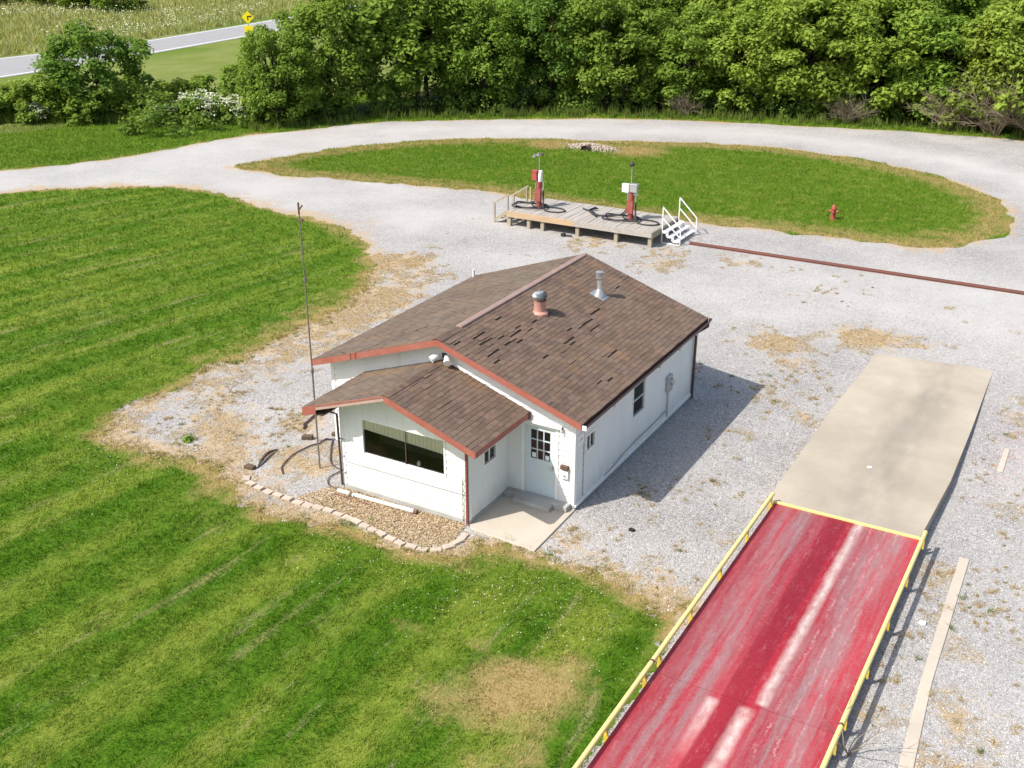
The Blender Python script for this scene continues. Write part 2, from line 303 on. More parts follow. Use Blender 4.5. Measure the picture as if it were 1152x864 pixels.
# ---------------------------------------------------------------- mesh helpers
def link(name, me, m, parent=None):
    o = bpy.data.objects.new(name, me); C.objects.link(o)
    if m: me.materials.append(m)
    if parent: o.parent = parent
    return o
def tag(o, label=None, cat=None, group=None, kind=None):
    for a, b in (('label', label), ('category', cat), ('group', group), ('kind', kind)):
        if b: o[a] = b
    return o
def empty(name, loc=(0, 0, 0), label=None, cat=None, group=None, rz=0):
    o = bpy.data.objects.new(name, None); C.objects.link(o); o.location = loc; o.rotation_euler.z = rz
    o.empty_display_size = .3
    return tag(o, label, cat, group)
class MB:
    def __init__(s): s.v = []; s.f = []; s.r = []
    def quad(s, pts, r=0.):
        n = len(s.v); s.v += [tuple(p) for p in pts]; s.f.append(tuple(range(n, n+len(pts)))); s.r.append(r)
    def box(s, a, b, r=0.):
        (x0, y0, z0), (x1, y1, z1) = a, b; n = len(s.v)
        s.v += [(x, y, z) for z in (z0, z1) for x, y in ((x0, y0), (x1, y0), (x1, y1), (x0, y1))]
        for q in ((0, 3, 2, 1), (4, 5, 6, 7), (0, 1, 5, 4), (1, 2, 6, 5), (2, 3, 7, 6), (3, 0, 4, 7)):
            s.f.append(tuple(n+i for i in q)); s.r.append(r)
    def bar(s, p, q, w, h, up=(0, 0, 1)):
        p, q, up = Vector(p), Vector(q), Vector(up); d = (q-p).normalized(); x = d.cross(up)
        if x.length < 1e-4: x = d.cross(Vector((0, 1, 0)))
        x.normalize(); y = x.cross(d); n = len(s.v)
        for c in (p, q):
            for a, b in ((-1, -1), (1, -1), (1, 1), (-1, 1)): s.v.append(tuple(c+x*a*w/2+y*b*h/2))
        for f in ((0, 1, 2, 3), (7, 6, 5, 4), (0, 4, 5, 1), (1, 5, 6, 2), (2, 6, 7, 3), (3, 7, 4, 0)):
            s.f.append(tuple(n+i for i in f)); s.r.append(0.)
    def tube(s, pts, r, n=8, cap=True):
        pts = [Vector(p) for p in pts]; rs = r if isinstance(r, (list, tuple)) else [r]*len(pts); base = len(s.v)
        prev = None
        for i, p in enumerate(pts):
            d = (pts[min(i+1, len(pts)-1)]-pts[max(i-1, 0)]).normalized()
            x = (prev - d*prev.dot(d)) if prev is not None else d.cross(Vector((0, 0, 1)) if abs(d.z) < .9 else Vector((1, 0, 0)))
            x.normalize(); prev = x; y = d.cross(x)
            for j in range(n):
                a = 2*math.pi*j/n; s.v.append(tuple(p+(x*math.cos(a)+y*math.sin(a))*rs[i]))
        for i in range(len(pts)-1):
            for j in range(n):
                a = base+i*n+j; b = base+i*n+(j+1) % n; s.f.append((a, b, b+n, a+n)); s.r.append(0.)
        if cap:
            s.f.append(tuple(base+j for j in range(n))[::-1]); s.f.append(tuple(base+(len(pts)-1)*n+j for j in range(n))); s.r += [0., 0.]
    def lathe(s, prof, c=(0, 0, 0), n=16):
        base = len(s.v)
        for r, z in prof:
            for j in range(n):
                a = 2*math.pi*j/n; s.v.append((c[0]+r*math.cos(a), c[1]+r*math.sin(a), c[2]+z))
        for i in range(len(prof)-1):
            for j in range(n):
                a = base+i*n+j; b = base+i*n+(j+1) % n; s.f.append((a, b, b+n, a+n)); s.r.append(0.)
        s.f.append(tuple(base+j for j in range(n))[::-1]); s.f.append(tuple(base+(len(prof)-1)*n+j for j in range(n))); s.r += [0., 0.]
    def prism(s, poly, z0, z1):
        n = len(s.v); k = len(poly)
        s.v += [(x, y, z0) for x, y in poly]+[(x, y, z1) for x, y in poly]
        s.f.append(tuple(range(n, n+k))[::-1]); s.f.append(tuple(range(n+k, n+2*k))); s.r += [0., 0.]
        for i in range(k):
            j = (i+1) % k; s.f.append((n+i, n+j, n+k+j, n+k+i)); s.r.append(0.)
    def build(s, name, m, parent=None, smooth=False, rnd=False, bevel=0):
        me = bpy.data.meshes.new(name); me.from_pydata(s.v, [], s.f); me.validate(); me.update()
        if rnd:
            at = me.attributes.new('rnd', 'FLOAT', 'FACE'); at.data.foreach_set('value', s.r[:len(me.polygons)])
        if smooth:
            me.polygons.foreach_set('use_smooth', [True]*len(me.polygons)); me.set_sharp_from_angle(angle=math.radians(40))
        o = link(name, me, M[m], parent)
        if bevel:
            b = o.modifiers.new('bevel', 'BEVEL'); b.width = bevel; b.segments = 2; b.limit_method = 'ANGLE'
        return o
def np_mesh(name, verts, k, m, rnd=None, mask=None, parent=None):
    """verts: (N*k,3) - N separate k-gons"""
    n = len(verts)//k; me = bpy.data.meshes.new(name)
    me.vertices.add(n*k); me.vertices.foreach_set('co', np.asarray(verts, np.float32).ravel())
    me.loops.add(n*k); me.loops.foreach_set('vertex_index', np.arange(n*k, dtype=np.int32))
    me.polygons.add(n); me.polygons.foreach_set('loop_start', np.arange(0, n*k, k, dtype=np.int32))
    me.polygons.foreach_set('loop_total', np.full(n, k, np.int32))
    me.update(calc_edges=True)
    if rnd is not None:
        a = me.attributes.new('rnd', 'FLOAT', 'FACE'); a.data.foreach_set('value', np.asarray(rnd, np.float32))
    if mask is not None:
        a = me.attributes.new('mask', 'FLOAT_COLOR', 'POINT'); a.data.foreach_set('color', np.repeat(mask, k, axis=0).astype(np.float32).ravel())
    return link(name, me, M[m] if m else None, parent)

# ---------------------------------------------------------------- ground plan (metres; x along the office front, y along its ridge)
EDGE = [(-57, -9), (-49, 5), (-42.32, 14.9), (-40.64, 17.02), (-38.41, 18.76), (-34.99, 20.71), (-30.89, 20.52), (-26.86, 19.43), (-23.21, 19.17), (-19.63, 17.28), (-17.07, 14.36), (-15.36, 11.24), (-15.0, 8.78), (-14.94, 6.6), (-14.81, 4.06), (-15.21, 2.71), (-15.04, 0.88), (-14.98, -0.71), (-14.84, -1.99), (-14.27, -2.95), (-13.37, -3.25), (-12.12, -3.06), (-10.64, -2.97), (-9.71, -3.16), (-8.7, -3.45), (-7.24, -4.0), (-6.03, -3.95), (-4.85, -3.8), (-3.73, -3.85), (-2.75, -3.95), (-1.74, -3.51), (-0.88, -2.41), (0.2, -2.54), (1.16, -2.53), (2.32, -2.51), (3.33, -2.76), (3.94, -3.09), (4.3, -4.04), (4.36, -22), (4.4, -60)]
NORTH = [(-63, -4), (-53, 9), (-47.13, 18.57), (-45.38, 20.93), (-43.97, 23.72), (-43.17, 26.56), (-42.73, 29.99), (-41.74, 33.97), (-39.62, 36.99), (-37.14, 41.84), (-33.1, 44.94), (-27.87, 48.73), (-22.27, 51.93), (-16.29, 54.13), (-10.26, 55.62), (-4.54, 57.0), (1.01, 57.9), (6, 57.6), (20, 55), (45, 42), (60, 30)]
OVAL = [(-35.89, 26.07), (-35.46, 28.58), (-34.73, 31.07), (-33.15, 34.48), (-30.28, 38.43), (-26.5, 41.27), (-23.27, 42.77), (-18.92, 44.58), (-14.63, 46.36), (-10.23, 47.56), (-5.54, 47.13), (-0.9, 45.5), (2.5, 43.07), (4.77, 40.22), (6.0, 36.8), (6.07, 33.68), (5.07, 31.05), (4.03, 29.5), (1.7, 28.96), (-1.56, 28.8), (-4.95, 28.47), (-7.94, 27.88), (-11.32, 27.9), (-15.47, 28.02), (-19.19, 28.33), (-23.13, 27.72), (-27.46, 26.95), (-31.25, 26.06), (-33.96, 25.9)]
ROADN = [(-84, -40), (-80.2, 15), (-78.77, 43.34), (-79.0, 52), (-79.65, 60.17), (-81.77, 77.97), (-88, 120), (-110, 240)]
ROADF = [(-102, -40), (-96, 15), (-91.5, 43), (-89.6, 60), (-89.2, 70), (-91.5, 88.24), (-97, 122), (-119, 243)]
SPOTS = [(1.0, 14.3, 1.5, .85), (3.7, 16.3, 1.6, .95), (5.6, 16.6, 1.0, .6), (2.2, 12.6, 1.2, .55), (-6.1, 20.9, 1.6, .55), (-16.2, 15.6, 1.9, .85), (-14.4, 11.4, 1.8, .9), (-14.2, 7.6, 1.2, .7), (-11.6, -.9, 1.5, .8), (-10.2, -1.9, 1.4, .8), (-12.6, .3, 1.2, .6), (8.9, 1.6, .65, .9), (9.0, -.2, .5, .85), (8.8, -4.0, .8, .6), (9.9, -1.2, .8, .5), (10.2, -3.3, 1.0, .6), (10.3, -5, 1.0, .6), (9.6, 11.5, 1.0, .5), (-3.3, 23.2, 1.2, .5), (-10.5, 22.3, 1.8, .5), (-6.6, 22.6, 1.2, .55), (.6, -1.2, .9, .5), (3.0, -1.6, .9, .45), (2.4, 9.5, 1.0, .5), (4.0, 8.5, .8, .5), (2.6, 6.8, .7, .45), (-8.0, -1.4, 1.6, .7), (-7.5, -3.5, .9, .9), (-5.5, -3.5, .8, .9), (-4, -3.7, .7, .8), (-8.9, -3.3, 1.0, .95), (-9.6, .6, 1.3, .6), (-13.6, 1.5, 1.0, .6), (4.0, .6, .6, .5), (3.9, -1.8, .6, .6), (10.2, 5.6, .9, .45), (9.2, 13.2, .8, .5)]
LAWNDRY = [(2.4, -7.0, 1.6, 1.0), (2.9, -5.9, .9, .75), (1.2, -7.9, 1.2, .7), (3.0, -5.8, .8, .55), (3.3, -8.6, .6, .8), (2.6, -9.4, 1.0, .5), (-.9, -6.2, .7, .5), (.9, -6.1, .45, .8), (-9.0, -3.9, 1.0, .75), (-7, -4.2, .8, .8), (-5.2, -4.1, .7, .7), (-11.8, -3.6, .9, .6), (-16, 3, .8, .6), (-15.8, 8, 1.2, .6)]

PACK = [(6.5, 22, 6, .9), (0, 19.5, 5, .7), (-5, 17, 4, .6), (12.5, 16, 4.5, .9), (13, 8, 3.5, .9), (13, 2, 3, .8), (13, -4, 2.6, .8), (-12, 18, 3.5, .6), (-17, 24, 4, .6), (-20, 22, 4, .6)]
OVALDRY = [(-22.6, 41.4, 2.4, .95), (-16.9, 42.2, 2.7, .95), (-19.7, 42.4, 2.2, .85), (-7.3, 28.7, 2.2, .6), (3.5, 31.5, 2.2, .6), (5, 36, 1.6, .6), (-33.5, 27, 2.5, .6)]

def smooth_poly(pts, closed, step, amp, seed, fine=.5):
    """resample a polyline and roughen it with band noise"""
    pts = [Vector((x, y, 0)) for x, y in pts]; n = len(pts); out = []
    rng = range(n if closed else n-1)
    for i in rng:
        p0 = pts[(i-1) % n] if closed or i > 0 else pts[0]; p1 = pts[i]; p2 = pts[(i+1) % n]
        p3 = pts[(i+2) % n] if closed or i+2 < n else p2
        L = (p2-p1).length; far = max(p1.y, -p1.x*.7, 0); st = step*(1+far/16); k = max(1, int(L/st))
        for j in range(k):
            t = j/k
            q = .5*((2*p1)+(p2-p0)*t+(2*p0-5*p1+4*p2-p3)*t*t+(3*p1-p0-3*p2+p3)*t**3)
            d = (p2-p1).normalized(); nn = Vector((-d.y, d.x, 0))
            a = noise.noise(Vector((q.x*.9, q.y*.9, seed)))*amp+noise.noise(Vector((q.x*3.7, q.y*3.7, seed+5)))*amp*fine+noise.noise(Vector((q.x*11, q.y*11, seed+9)))*amp*fine*.5
            out.append(q+nn*a)
    if not closed: out.append(pts[-1])
    return [(q.x, q.y) for q in out]
edge_s = smooth_poly(EDGE, False, .08, .42, 1, .75); north_s = smooth_poly(NORTH, False, .25, .45, 2, .7); oval_s = smooth_poly(OVAL, True, .2, .50, 3, .8)
GR = edge_s+[(60, -60), (60, 30)]+north_s[::-1]

def seg_dist(P, line, closed=False):
    L = np.array(line); A = L if closed else L[:-1]; B = np.roll(L, -1, 0) if closed else L[1:]
    d = np.full(len(P), 1e9)
    for a, b in zip(A, B):
        ab = b-a; t = np.clip(((P-a)@ab)/(ab@ab+1e-12), 0, 1); q = a+t[:, None]*ab
        d = np.minimum(d, np.hypot(*(P-q).T))
    return d
def inside(P, poly):
    x, y = P[:, 0], P[:, 1]; r = np.zeros(len(P), bool); n = len(poly)
    for i in range(n):
        (x0, y0), (x1, y1) = poly[i], poly[(i+1) % n]
        if y0 == y1: continue
        c = ((y0 > y) != (y1 > y)) & (x < (x1-x0)*(y-y0)/(y1-y0)+x0); r ^= c
    return r
GRC = EDGE+[(60, -60), (60, 30)]+NORTH[::-1]
def side_of(P, line):           # signed x distance to a line given by y -> x
    L = np.array(line); return P[:, 0]-np.interp(P[:, 1], L[:, 1], L[:, 0])
def spots(P, lst):
    r = np.zeros(len(P))
    for x, y, rad, a in lst:
        d = np.hypot(P[:, 0]-x, P[:, 1]-y); r = np.maximum(r, a*np.clip(1.25-d/rad, 0, 1))
    return r
def north_off(P):               # >0 beyond the north edge of the drive
    d = seg_dist(P, NORTH); s = ~inside(P, NORTH+[(60, -200), (-80, -200)]); return np.where(s, d, -d)
def mask_of(P):
    d1 = seg_dist(P, EDGE[:-2]); d2 = seg_dist(P, NORTH); d3 = seg_dist(P, OVAL, True)
    ing = inside(P, GRC); ino = inside(P, OVAL)
    d = np.minimum(np.minimum(d1*1.0, d2*np.where(ing, 3., 1.4)), d3*np.where(ino, .75, 2.0))
    wv = np.sin(P[:, 0]*.9+2*np.sin(P[:, 1]*.7))*np.sin(P[:, 1]*1.1+1.7*np.sin(P[:, 0]*.55)); d = d*(1.15+.75*wv)
    d = np.where((P[:, 1] < -3.3) & (P[:, 0] > 1), d*2.5, d)
    dry = np.where(ing & ~ino, np.maximum(np.clip(.80-d/2.1, 0, 1), 0), np.clip(.86-d/1.0, 0, 1))
    # the strip left of the office is thick with straw
    left = np.exp(-((P[:, 0]+14.2)**2/9+(P[:, 1]-9)**2/80))*.72
    dry = np.where(ing, np.maximum(dry, spots(P, SPOTS)), dry); dry = np.where(d < 3.2, np.maximum(dry, left), dry)
    dry = np.where(~ing, np.maximum(dry, spots(P, LAWNDRY)), dry)
    dry = np.where(ino, np.maximum(dry, .68*np.clip(1.4-d3/2.4, 0, 1)), dry); dry = np.where(ino, np.maximum(dry, spots(P, OVALDRY)), dry)
    no = north_off(P)
    fld = np.clip(-side_of(P, ROADF)/2, 0, 1)
    # pale strip between trees and road
    between = (no > 12) & (side_of(P, ROADN) > -.5)
    fld = np.where(between, .5, fld)
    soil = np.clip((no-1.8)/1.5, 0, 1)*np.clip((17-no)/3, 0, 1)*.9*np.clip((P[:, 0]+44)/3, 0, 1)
    dry = np.where(ino, np.maximum(dry, .30), dry)
    st = np.where(ing, 0, np.where(ino, .45, 1.))*np.clip((d-.6)/1.6, 0, 1)
    st = np.where(no > 0, 0.35, st)
    lane = np.clip(1-np.abs(d3-4.0)/3.2, 0, 1)*(P[:, 1] > 22)*(~ino)           # drive round the oval, packed and pale
    drv = .6*np.clip((-P[:, 0]-18)/8, 0, 1)*np.clip(d1/1.2, 0, 1)
    pk2 = spots(P, PACK); pack = np.where(ing & ~ino, np.maximum(np.maximum(lane*np.clip((P[:, 1]-28)/8, .0, 1), drv), pk2), 0)
    pink = np.clip(1-np.hypot(P[:, 0]-9.7, (P[:, 1]-9)/4)/1.0, 0, 1)
    out = np.stack([dry, np.where(ing & ~ino, pack, fld), np.where(ing & ~ino, pink, soil), st], 1)
    return out

# ---------------------------------------------------------------- setting
# terrain sheet out to the horizon
def axis(a, b, step, far):
    core = np.arange(a, b+1e-6, step); ext = [step*1.6**i for i in range(1, 15)]; c = np.cumsum(ext); c = c[c < far]
    return np.concatenate([(a-c)[::-1], core, b+c])
xs = axis(-66, 12, .6, 2500); ys = axis(-14, 64, .6, 2500)
xx, yy = np.meshgrid(xs, ys); P = np.stack([xx.ravel(), yy.ravel()], 1)
msk = mask_of(P); zz = np.zeros(len(P))
me = bpy.data.meshes.new('lawn'); nx, ny = len(xs), len(ys)
ii = np.arange(nx*ny).reshape(ny, nx)
F = np.stack([ii[:-1, :-1], ii[:-1, 1:], ii[1:, 1:], ii[1:, :-1]], -1).reshape(-1, 4)
me.from_pydata(np.stack([P[:, 0], P[:, 1], zz], 1).tolist(), [], F.tolist())
a = me.attributes.new('mask', 'FLOAT_COLOR', 'POINT'); a.data.foreach_set('color', msk.astype(np.float32).ravel())
tag(link('lawn', me, M['lawn']), kind='structure')

def sheet(name, poly, z, m, step, zf=None):
    """flat sheet inside a ragged outline, with an inner grid so attributes can vary"""
    pl = np.array(poly); lo, hi = pl.min(0), pl.max(0)
    gx, gy = np.meshgrid(np.arange(lo[0]+step/2, hi[0], step), np.arange(lo[1]+step/2, hi[1], step)); g = np.stack([gx.ravel(), gy.ravel()], 1)
    g = g[inside(g, poly)]; g = g[seg_dist(g, poly[::3], True) > step*.45] if len(g) else g
    pts = [Vector(p) for p in poly]+[Vector(p) for p in g.tolist()]
    n = len(poly); r = delaunay_2d_cdt(pts, [(i, (i+1) % n) for i in range(n)], [list(range(n))], 1, 1e-5)
    V = np.array([(v.x, v.y) for v in r[0]]); cen = None
    me = bpy.data.meshes.new(name); me.from_pydata([(x, y, z) for x, y in V], [], r[2]); me.update()
    a = me.attributes.new('mask', 'FLOAT_COLOR', 'POINT'); a.data.foreach_set('color', mask_of(V).astype(np.float32).ravel())
    return tag(link(name, me, M[m]), kind='structure')
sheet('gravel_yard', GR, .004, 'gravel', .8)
sheet('grass_island', oval_s, .010, 'lawn', .8)

# public road beyond the trees
def strip(name, L, Rr, z, m):
    b = MB()
    for i in range(len(L)-1):
        b.quad([(*L[i], z), (*Rr[i], z), (*Rr[i+1], z), (*L[i+1], z)][::-1])
    return tag(b.build(name, m), kind='structure')
strip('asphalt_road', ROADF, ROADN, .02, 'asphalt')
off = lambda L, d: [(x+d, y) for x, y in L]
strip('road_edge_line', off(ROADF, .5), off(ROADF, .75), .026, 'paint'); strip('road_edge_line', off(ROADN, -.8), off(ROADN, -.5), .026, 'paint')

# concrete ramp up to the scale
b = MB()
rz = [(2.33, .36), (6, .27), (10, .15), (13, .06), (15.75, -.01)]
xl = [4.40, 4.34, 4.30, 4.33, 4.36]; xr = [8.22, 8.34, 8.28, 8.2, 8.13]; ye = [0, 0, 0, 0, .25]
for i in range(4):
    y0, z0 = rz[i]; y1, z1 = rz[i+1]
    b.quad([(xl[i], y0, z0), (xr[i], y0, z0), (xr[i+1], y1+ye[i+1], z1), (xl[i+1], y1-ye[i+1], z1)])
    b.quad([(xl[i], y0, z0), (xl[i+1], y1-ye[i+1], z1), (xl[i+1], y1, -.1), (xl[i], y0, -.1)])
    b.quad([(xr[i], y0, z0), (xr[i], y0, -.1), (xr[i+1], y1, -.1), (xr[i+1], y1+ye[i+1], z1)])
b.quad([(xl[0], 2.33, .36), (xl[0], 2.33, -.1), (xr[0], 2.33, -.1), (xr[0], 2.33, .36)])
tag(b.build('concrete_ramp', 'ramp'), kind='structure')
b = MB(); b.prism([(9.17, 2.6), (9.40, 2.6), (9.50, -2.6), (9.68, -5.4), (9.9, -14), (9.62, -14), (9.42, -5.4), (9.28, -2.6)][::-1], -.1, .03)
tag(b.build('concrete_strip', 'concrete', bevel=.01), kind='structure')
b = MB(); b.prism([(9.30, 7.8), (9.46, 7.8), (9.44, 9.4), (9.30, 9.4)], -.1, .025)
tag(b.build('concrete_strip', 'concrete', bevel=.01), kind='structure')
b = MB(); b.prism([(-1.80, -2.16), (.10, -2.30), (.06, .02), (-1.953, .02), (-1.953, -1.99)], -.1, .05)
tag(b.build('concrete_slab', 'concrete', bevel=.012), kind='structure')
bedpoly = smooth_poly([(-6.7, -3.0), (-6.4, -3.15), (-5.61, -3.10), (-4.64, -3.20), (-3.66, -3.38), (-2.77, -3.48), (-2.12, -3.34), (-1.92, -2.89), (-1.98, -2.29), (-2.0, -2.05), (-3.9, -2.04), (-5.95, -2.04), (-6.3, -2.2), (-6.5, -2.6)], True, .12, .05, 4)
b = MB(); b.quad([(x, y, .016) for x, y in bedpoly]); tag(b.build('planting_bed', 'bed'), kind='structure')

# ---------------------------------------------------------------- office building
HW, HL, OG, OB, OE, ZE, ZR = 7.7376, 8.2652, .3926, .0934, .3612, 2.7364, 4.1657
XM = -HW/2; SL = (ZR-ZE)/(HW/2+OE)
BX0, BX1, DB, ZBE, ZBR, BO, BOE = -5.913, -1.9556, 1.9927, 2.5558, 3.4528, .6991, .6336
BM = (BX0+BX1)/2; SB = (ZBR-ZBE)/((BX1-BX0)/2+BOE)
office = empty('office_building', (XM, HL/2, 0), 'small white sided scale office with brown shingle gable roofs and red trim', 'building')
def H(name, mb, m, parent=None, **kw):   # part of the office; mesh in world coordinates moved to the office's frame
    o = mb.build(name, m, parent or office, **kw)
    if parent is None: o.location = (-XM, -HL/2, 0)
    return o
def clip(poly, a, b, c):      # keep a*s+b*z<=c
    out = []
    for i in range(len(poly)):
        p, q = poly[i], poly[(i+1) % len(poly)]; fp = a*p[0]+b*p[1]-c; fq = a*q[0]+b*q[1]-c
        if fp <= 0: out.append(p)
        if fp*fq < 0: t = fp/(fp-fq); out.append((p[0]+(q[0]-p[0])*t, p[1]+(q[1]-p[1])*t))
    return out
def siding(name, org, d, n, polys, holes, m='siding', h=.19, lap=.026, thick=.1):
    """lap siding on a vertical wall: polys are convex outlines in (s, z); courses are real boards"""
    org, d, n = Vector(org), Vector(d), Vector(n); b = MB()
    def P3(s, z, o): q = org+d*s+n*o; return (q.x, q.y, z)
    def cells(poly):
        for (s0, s1, z0, z1) in holes:
            out = []
            yield from ()
        ps = [poly]
        for (s0, s1, z0, z1) in holes:
            nx_ = []
            for q in ps:
                for cl in (((1, 0, s0),), ((-1, 0, -s1),), ((-1, 0, -s0), (1, 0, s1), (0, 1, z0)), ((-1, 0, -s0), (1, 0, s1), (0, -1, -z1))):
                    w = q
                    for c_ in cl:
                        w = clip(w, *c_)
                        if len(w) < 3: break
                    if len(w) >= 3: nx_.append(w)
            ps = nx_
        yield from ps
    for poly in polys:
        for q in cells(poly):
            zlo = min(z for _, z in q); zhi = max(z for _, z in q); k0 = int(zlo/h-1e-6)
            for kk in range(max(k0, 0), int(zhi/h)+1):
                w = clip(clip(q, 0, -1, -kk*h), 0, 1, (kk+1)*h)
                if len(w) < 3: continue
                b.quad([P3(s, z, lap*(1-(z-kk*h)/h)) for s, z in w])
                lowz = min(z for _, z in w); lo = [s for s, z in w if abs(z-lowz) < 1e-6]
                if len(lo) >= 2:
                    o_ = lap*(1-(lowz-kk*h)/h); b.quad([P3(min(lo), lowz, o_), P3(min(lo), lowz, -.01), P3(max(lo), lowz, -.01), P3(max(lo), lowz, o_)])
    return H(name, b, m)
def gable(s0, s1, z0, ze, sm, zr): return [(s0, z0), (s1, z0), (s1, ze), (sm, zr), (s0, ze)]
Z0 = .14
zmw = ZE+SL*OE-.05      # wall top at the eave wall, main
zbw = ZBE+SB*BOE-.05
WIN = (-5.19, -2.67, 1.26, 2.23)
DOOR = (-1.50, -.50, .14, 2.20)
siding('front_wall', (0, 0, 0), (1, 0, 0), (0, -1, 0), [gable(-HW, 0, Z0, zmw, XM, ZR-.06)], [(DOOR[0], DOOR[1], DOOR[2], DOOR[3])])
siding('rear_wall', (0, HL, 0), (-1, 0, 0), (0, 1, 0), [gable(0, HW, Z0, zmw, -XM, ZR-.06)], [])
SW1 = (.66, 1.12, 1.46, 1.86); SW2 = (3.62, 4.42, 1.18, 2.10)
siding('side_wall', (0, 0, 0), (0, 1, 0), (1, 0, 0), [[(0, Z0), (HL, Z0), (HL, zmw), (0, zmw)]], [SW1, SW2], h=.17, lap=.024)
siding('side_wall', (-HW, HL, 0), (0, -1, 0), (-1, 0, 0), [[(0, Z0), (HL, Z0), (HL, zmw), (0, zmw)]], [])
siding('bay_front_wall', (0, -DB, 0), (1, 0, 0), (0, -1, 0), [gable(BX0, BX1, Z0, zbw, BM, ZBR-.06)], [WIN])
BW = (.72, 1.29, 1.40, 1.76)   # measured back from the bay's front corner
siding('bay_side_wall', (BX1, -DB, 0), (0, 1, 0), (1, 0, 0), [[(0, Z0), (DB, Z0), (DB, zbw), (0, zbw)]], [BW], h=.17, lap=.024)
siding('bay_side_wall', (BX0, -.0, 0), (0, -1, 0), (-1, 0, 0), [[(0, Z0), (DB, Z0), (DB, zbw), (0, zbw)]], [], h=.17, lap=.024)
# foundation
b = MB(); b.box((-HW-.03, -.03, -.1), (.035, HL+.03, Z0)); b.box((BX0-.03, -DB-.03, -.1), (BX1+.03, -.035, Z0)); H('foundation', b, 'found')
b = MB(); b.box((.036, -.02, .10), (.075, HL+.04, .16)); b.box((.0, .02, .161), (.05, HL, .20)); H('sill_board', b, 'trim')
# corner boards
for (x0, y0, x1, y1, zt) in ((-.095, -.028, .028, -.001, zmw), (.001, 0, .030, .09, zmw), (-HW-.028, -.028, -HW+.09, -.001, zmw), (BX0-.026, -DB-.028, BX0+.085, -DB-.001, zbw), (BX1-.085, -DB-.028, BX1+.026, -DB-.001, zbw), (BX1+.001, -DB, BX1+.028, -DB+.08, zbw), (.001, HL-.1, .03, HL+.02, zmw)):
    b = MB(); b.box((x0, y0, Z0+.005), (x1, y1, zt)); H('corner_board', b, 'trim')
# grey batten across the bay front and the narrow conduit
b = MB(); b.box((BX0+.09, -DB-.030, .835), (BX1-.09, -DB-.012, .86)); H('joint_strip', b, 'found')

def win(name, plane, a0, a1, z0, z1, mull=(), bars=(), blind=0., depth=.7, fw=.05, fmat='trim', curtain='dark_room'):
    """plane: ('y', y0) faces -y; ('x', x0) faces +x. frame + glass + interior box"""
    ax, c0 = plane; sgn = -1 if ax == 'y' else 1
    def B(mb, p0, p1, zz0, zz1, o0, o1):
        o0, o1 = sorted((c0+sgn*o0, c0+sgn*o1))
        if ax == 'y': mb.box((p0, o0, zz0), (p1, o1, zz1))
        else: mb.box((o0, p0, zz0), (o1, p1, zz1))
    f = MB(); B(f, a0-fw, a0, z0-fw, z1+fw, -.05, .032); B(f, a1, a1+fw, z0-fw, z1+fw, -.05, .032)
    B(f, a0, a1, z1, z1+fw, -.05, .032); B(f, a0, a1, z0-fw, z0, -.05, .038)
    for m_ in mull: B(f, m_-.015, m_+.015, z0, z1, -.045, .01)
    for m_ in bars: B(f, a0, a1, m_-.012, m_+.012, -.046, .009)
    o = H(name, f, fmat)
    g = MB()
    if ax == 'y': g.quad([(a0, c0+.02, z0), (a1, c0+.02, z0), (a1, c0+.02, z1), (a0, c0+.02, z1)])
    else: g.quad([(c0-.02, a0, z0), (c0-.02, a1, z0), (c0-.02, a1, z1), (c0-.02, a0, z1)])
    H('glass', g, 'glass', o)
    r = MB(); e = .01   # shallow dark room behind the pane, open to the front
    if ax == 'y':
        y1 = c0+depth
        r.quad([(a0-e, y1, z0-e), (a1+e, y1, z0-e), (a1+e, y1, z1+e), (a0-e, y1, z1+e)]); r.quad([(a0-e, c0+.03, z0-e), (a1+e, c0+.03, z0-e), (a1+e, y1, z0-e), (a0-e, y1, z0-e)])
        r.quad([(a0-e, c0+.03, z1+e), (a1+e, c0+.03, z1+e), (a1+e, y1, z1+e), (a0-e, y1, z1+e)]); r.quad([(a0-e, c0+.03, z0-e), (a0-e, y1, z0-e), (a0-e, y1, z1+e), (a0-e, c0+.03, z1+e)])
        r.quad([(a1+e, c0+.03, z0-e), (a1+e, y1, z0-e), (a1+e, y1, z1+e), (a1+e, c0+.03, z1+e)])
    else:
        x1 = c0-depth
        r.quad([(x1, a0-e, z0-e), (x1, a1+e, z0-e), (x1, a1+e, z1+e), (x1, a0-e, z1+e)])
        for z in (z0-e, z1+e): r.quad([(x1, a0-e, z), (c0-.03, a0-e, z), (c0-.03, a1+e, z), (x1, a1+e, z)])
        for y in (a0-e, a1+e): r.quad([(x1, y, z0-e), (c0-.03, y, z0-e), (c0-.03, y, z1+e), (x1, y, z1+e)])
    H('dark_recess', r, curtain, o)
    if blind:
        v = MB(); n = int((a1-a0)/.06)
        for i in range(n):
            p0 = a0+(a1-a0)*i/n; p1 = a0+(a1-a0)*(i+1)/n
            B(v, p0, p1-.004, z1-blind*(.8+.3*(p0-a0)/(a1-a0)), z1, -.05-.006*(i % 2), -.04-.006*(i % 2))
        H('blind', v, 'cream', o)
    return o
w = win('picture_window', ('y', -DB), *WIN, blind=.38, fw=.055)
b = MB(); b.box((-3.855, -DB-.015, WIN[2]), (-3.842, -DB+.015, WIN[3])); H('mullion', b, 'steel_dark', w)
b = MB(); b.lathe([(.05, 0), (.06, .06), (.02, .12)], (-3.55, -DB+.14, 1.25), 10); H('bulb_on_sill', b, 'white_metal', w)
win('side_window', ('x', BX1), -DB+BW[0], -DB+BW[1], BW[2], BW[3], mull=(-DB+(BW[0]+BW[1])/2,), depth=.4, fw=.06)
win('side_window', ('x', 0), *SW1, mull=(.89,), depth=.4, fw=.07)
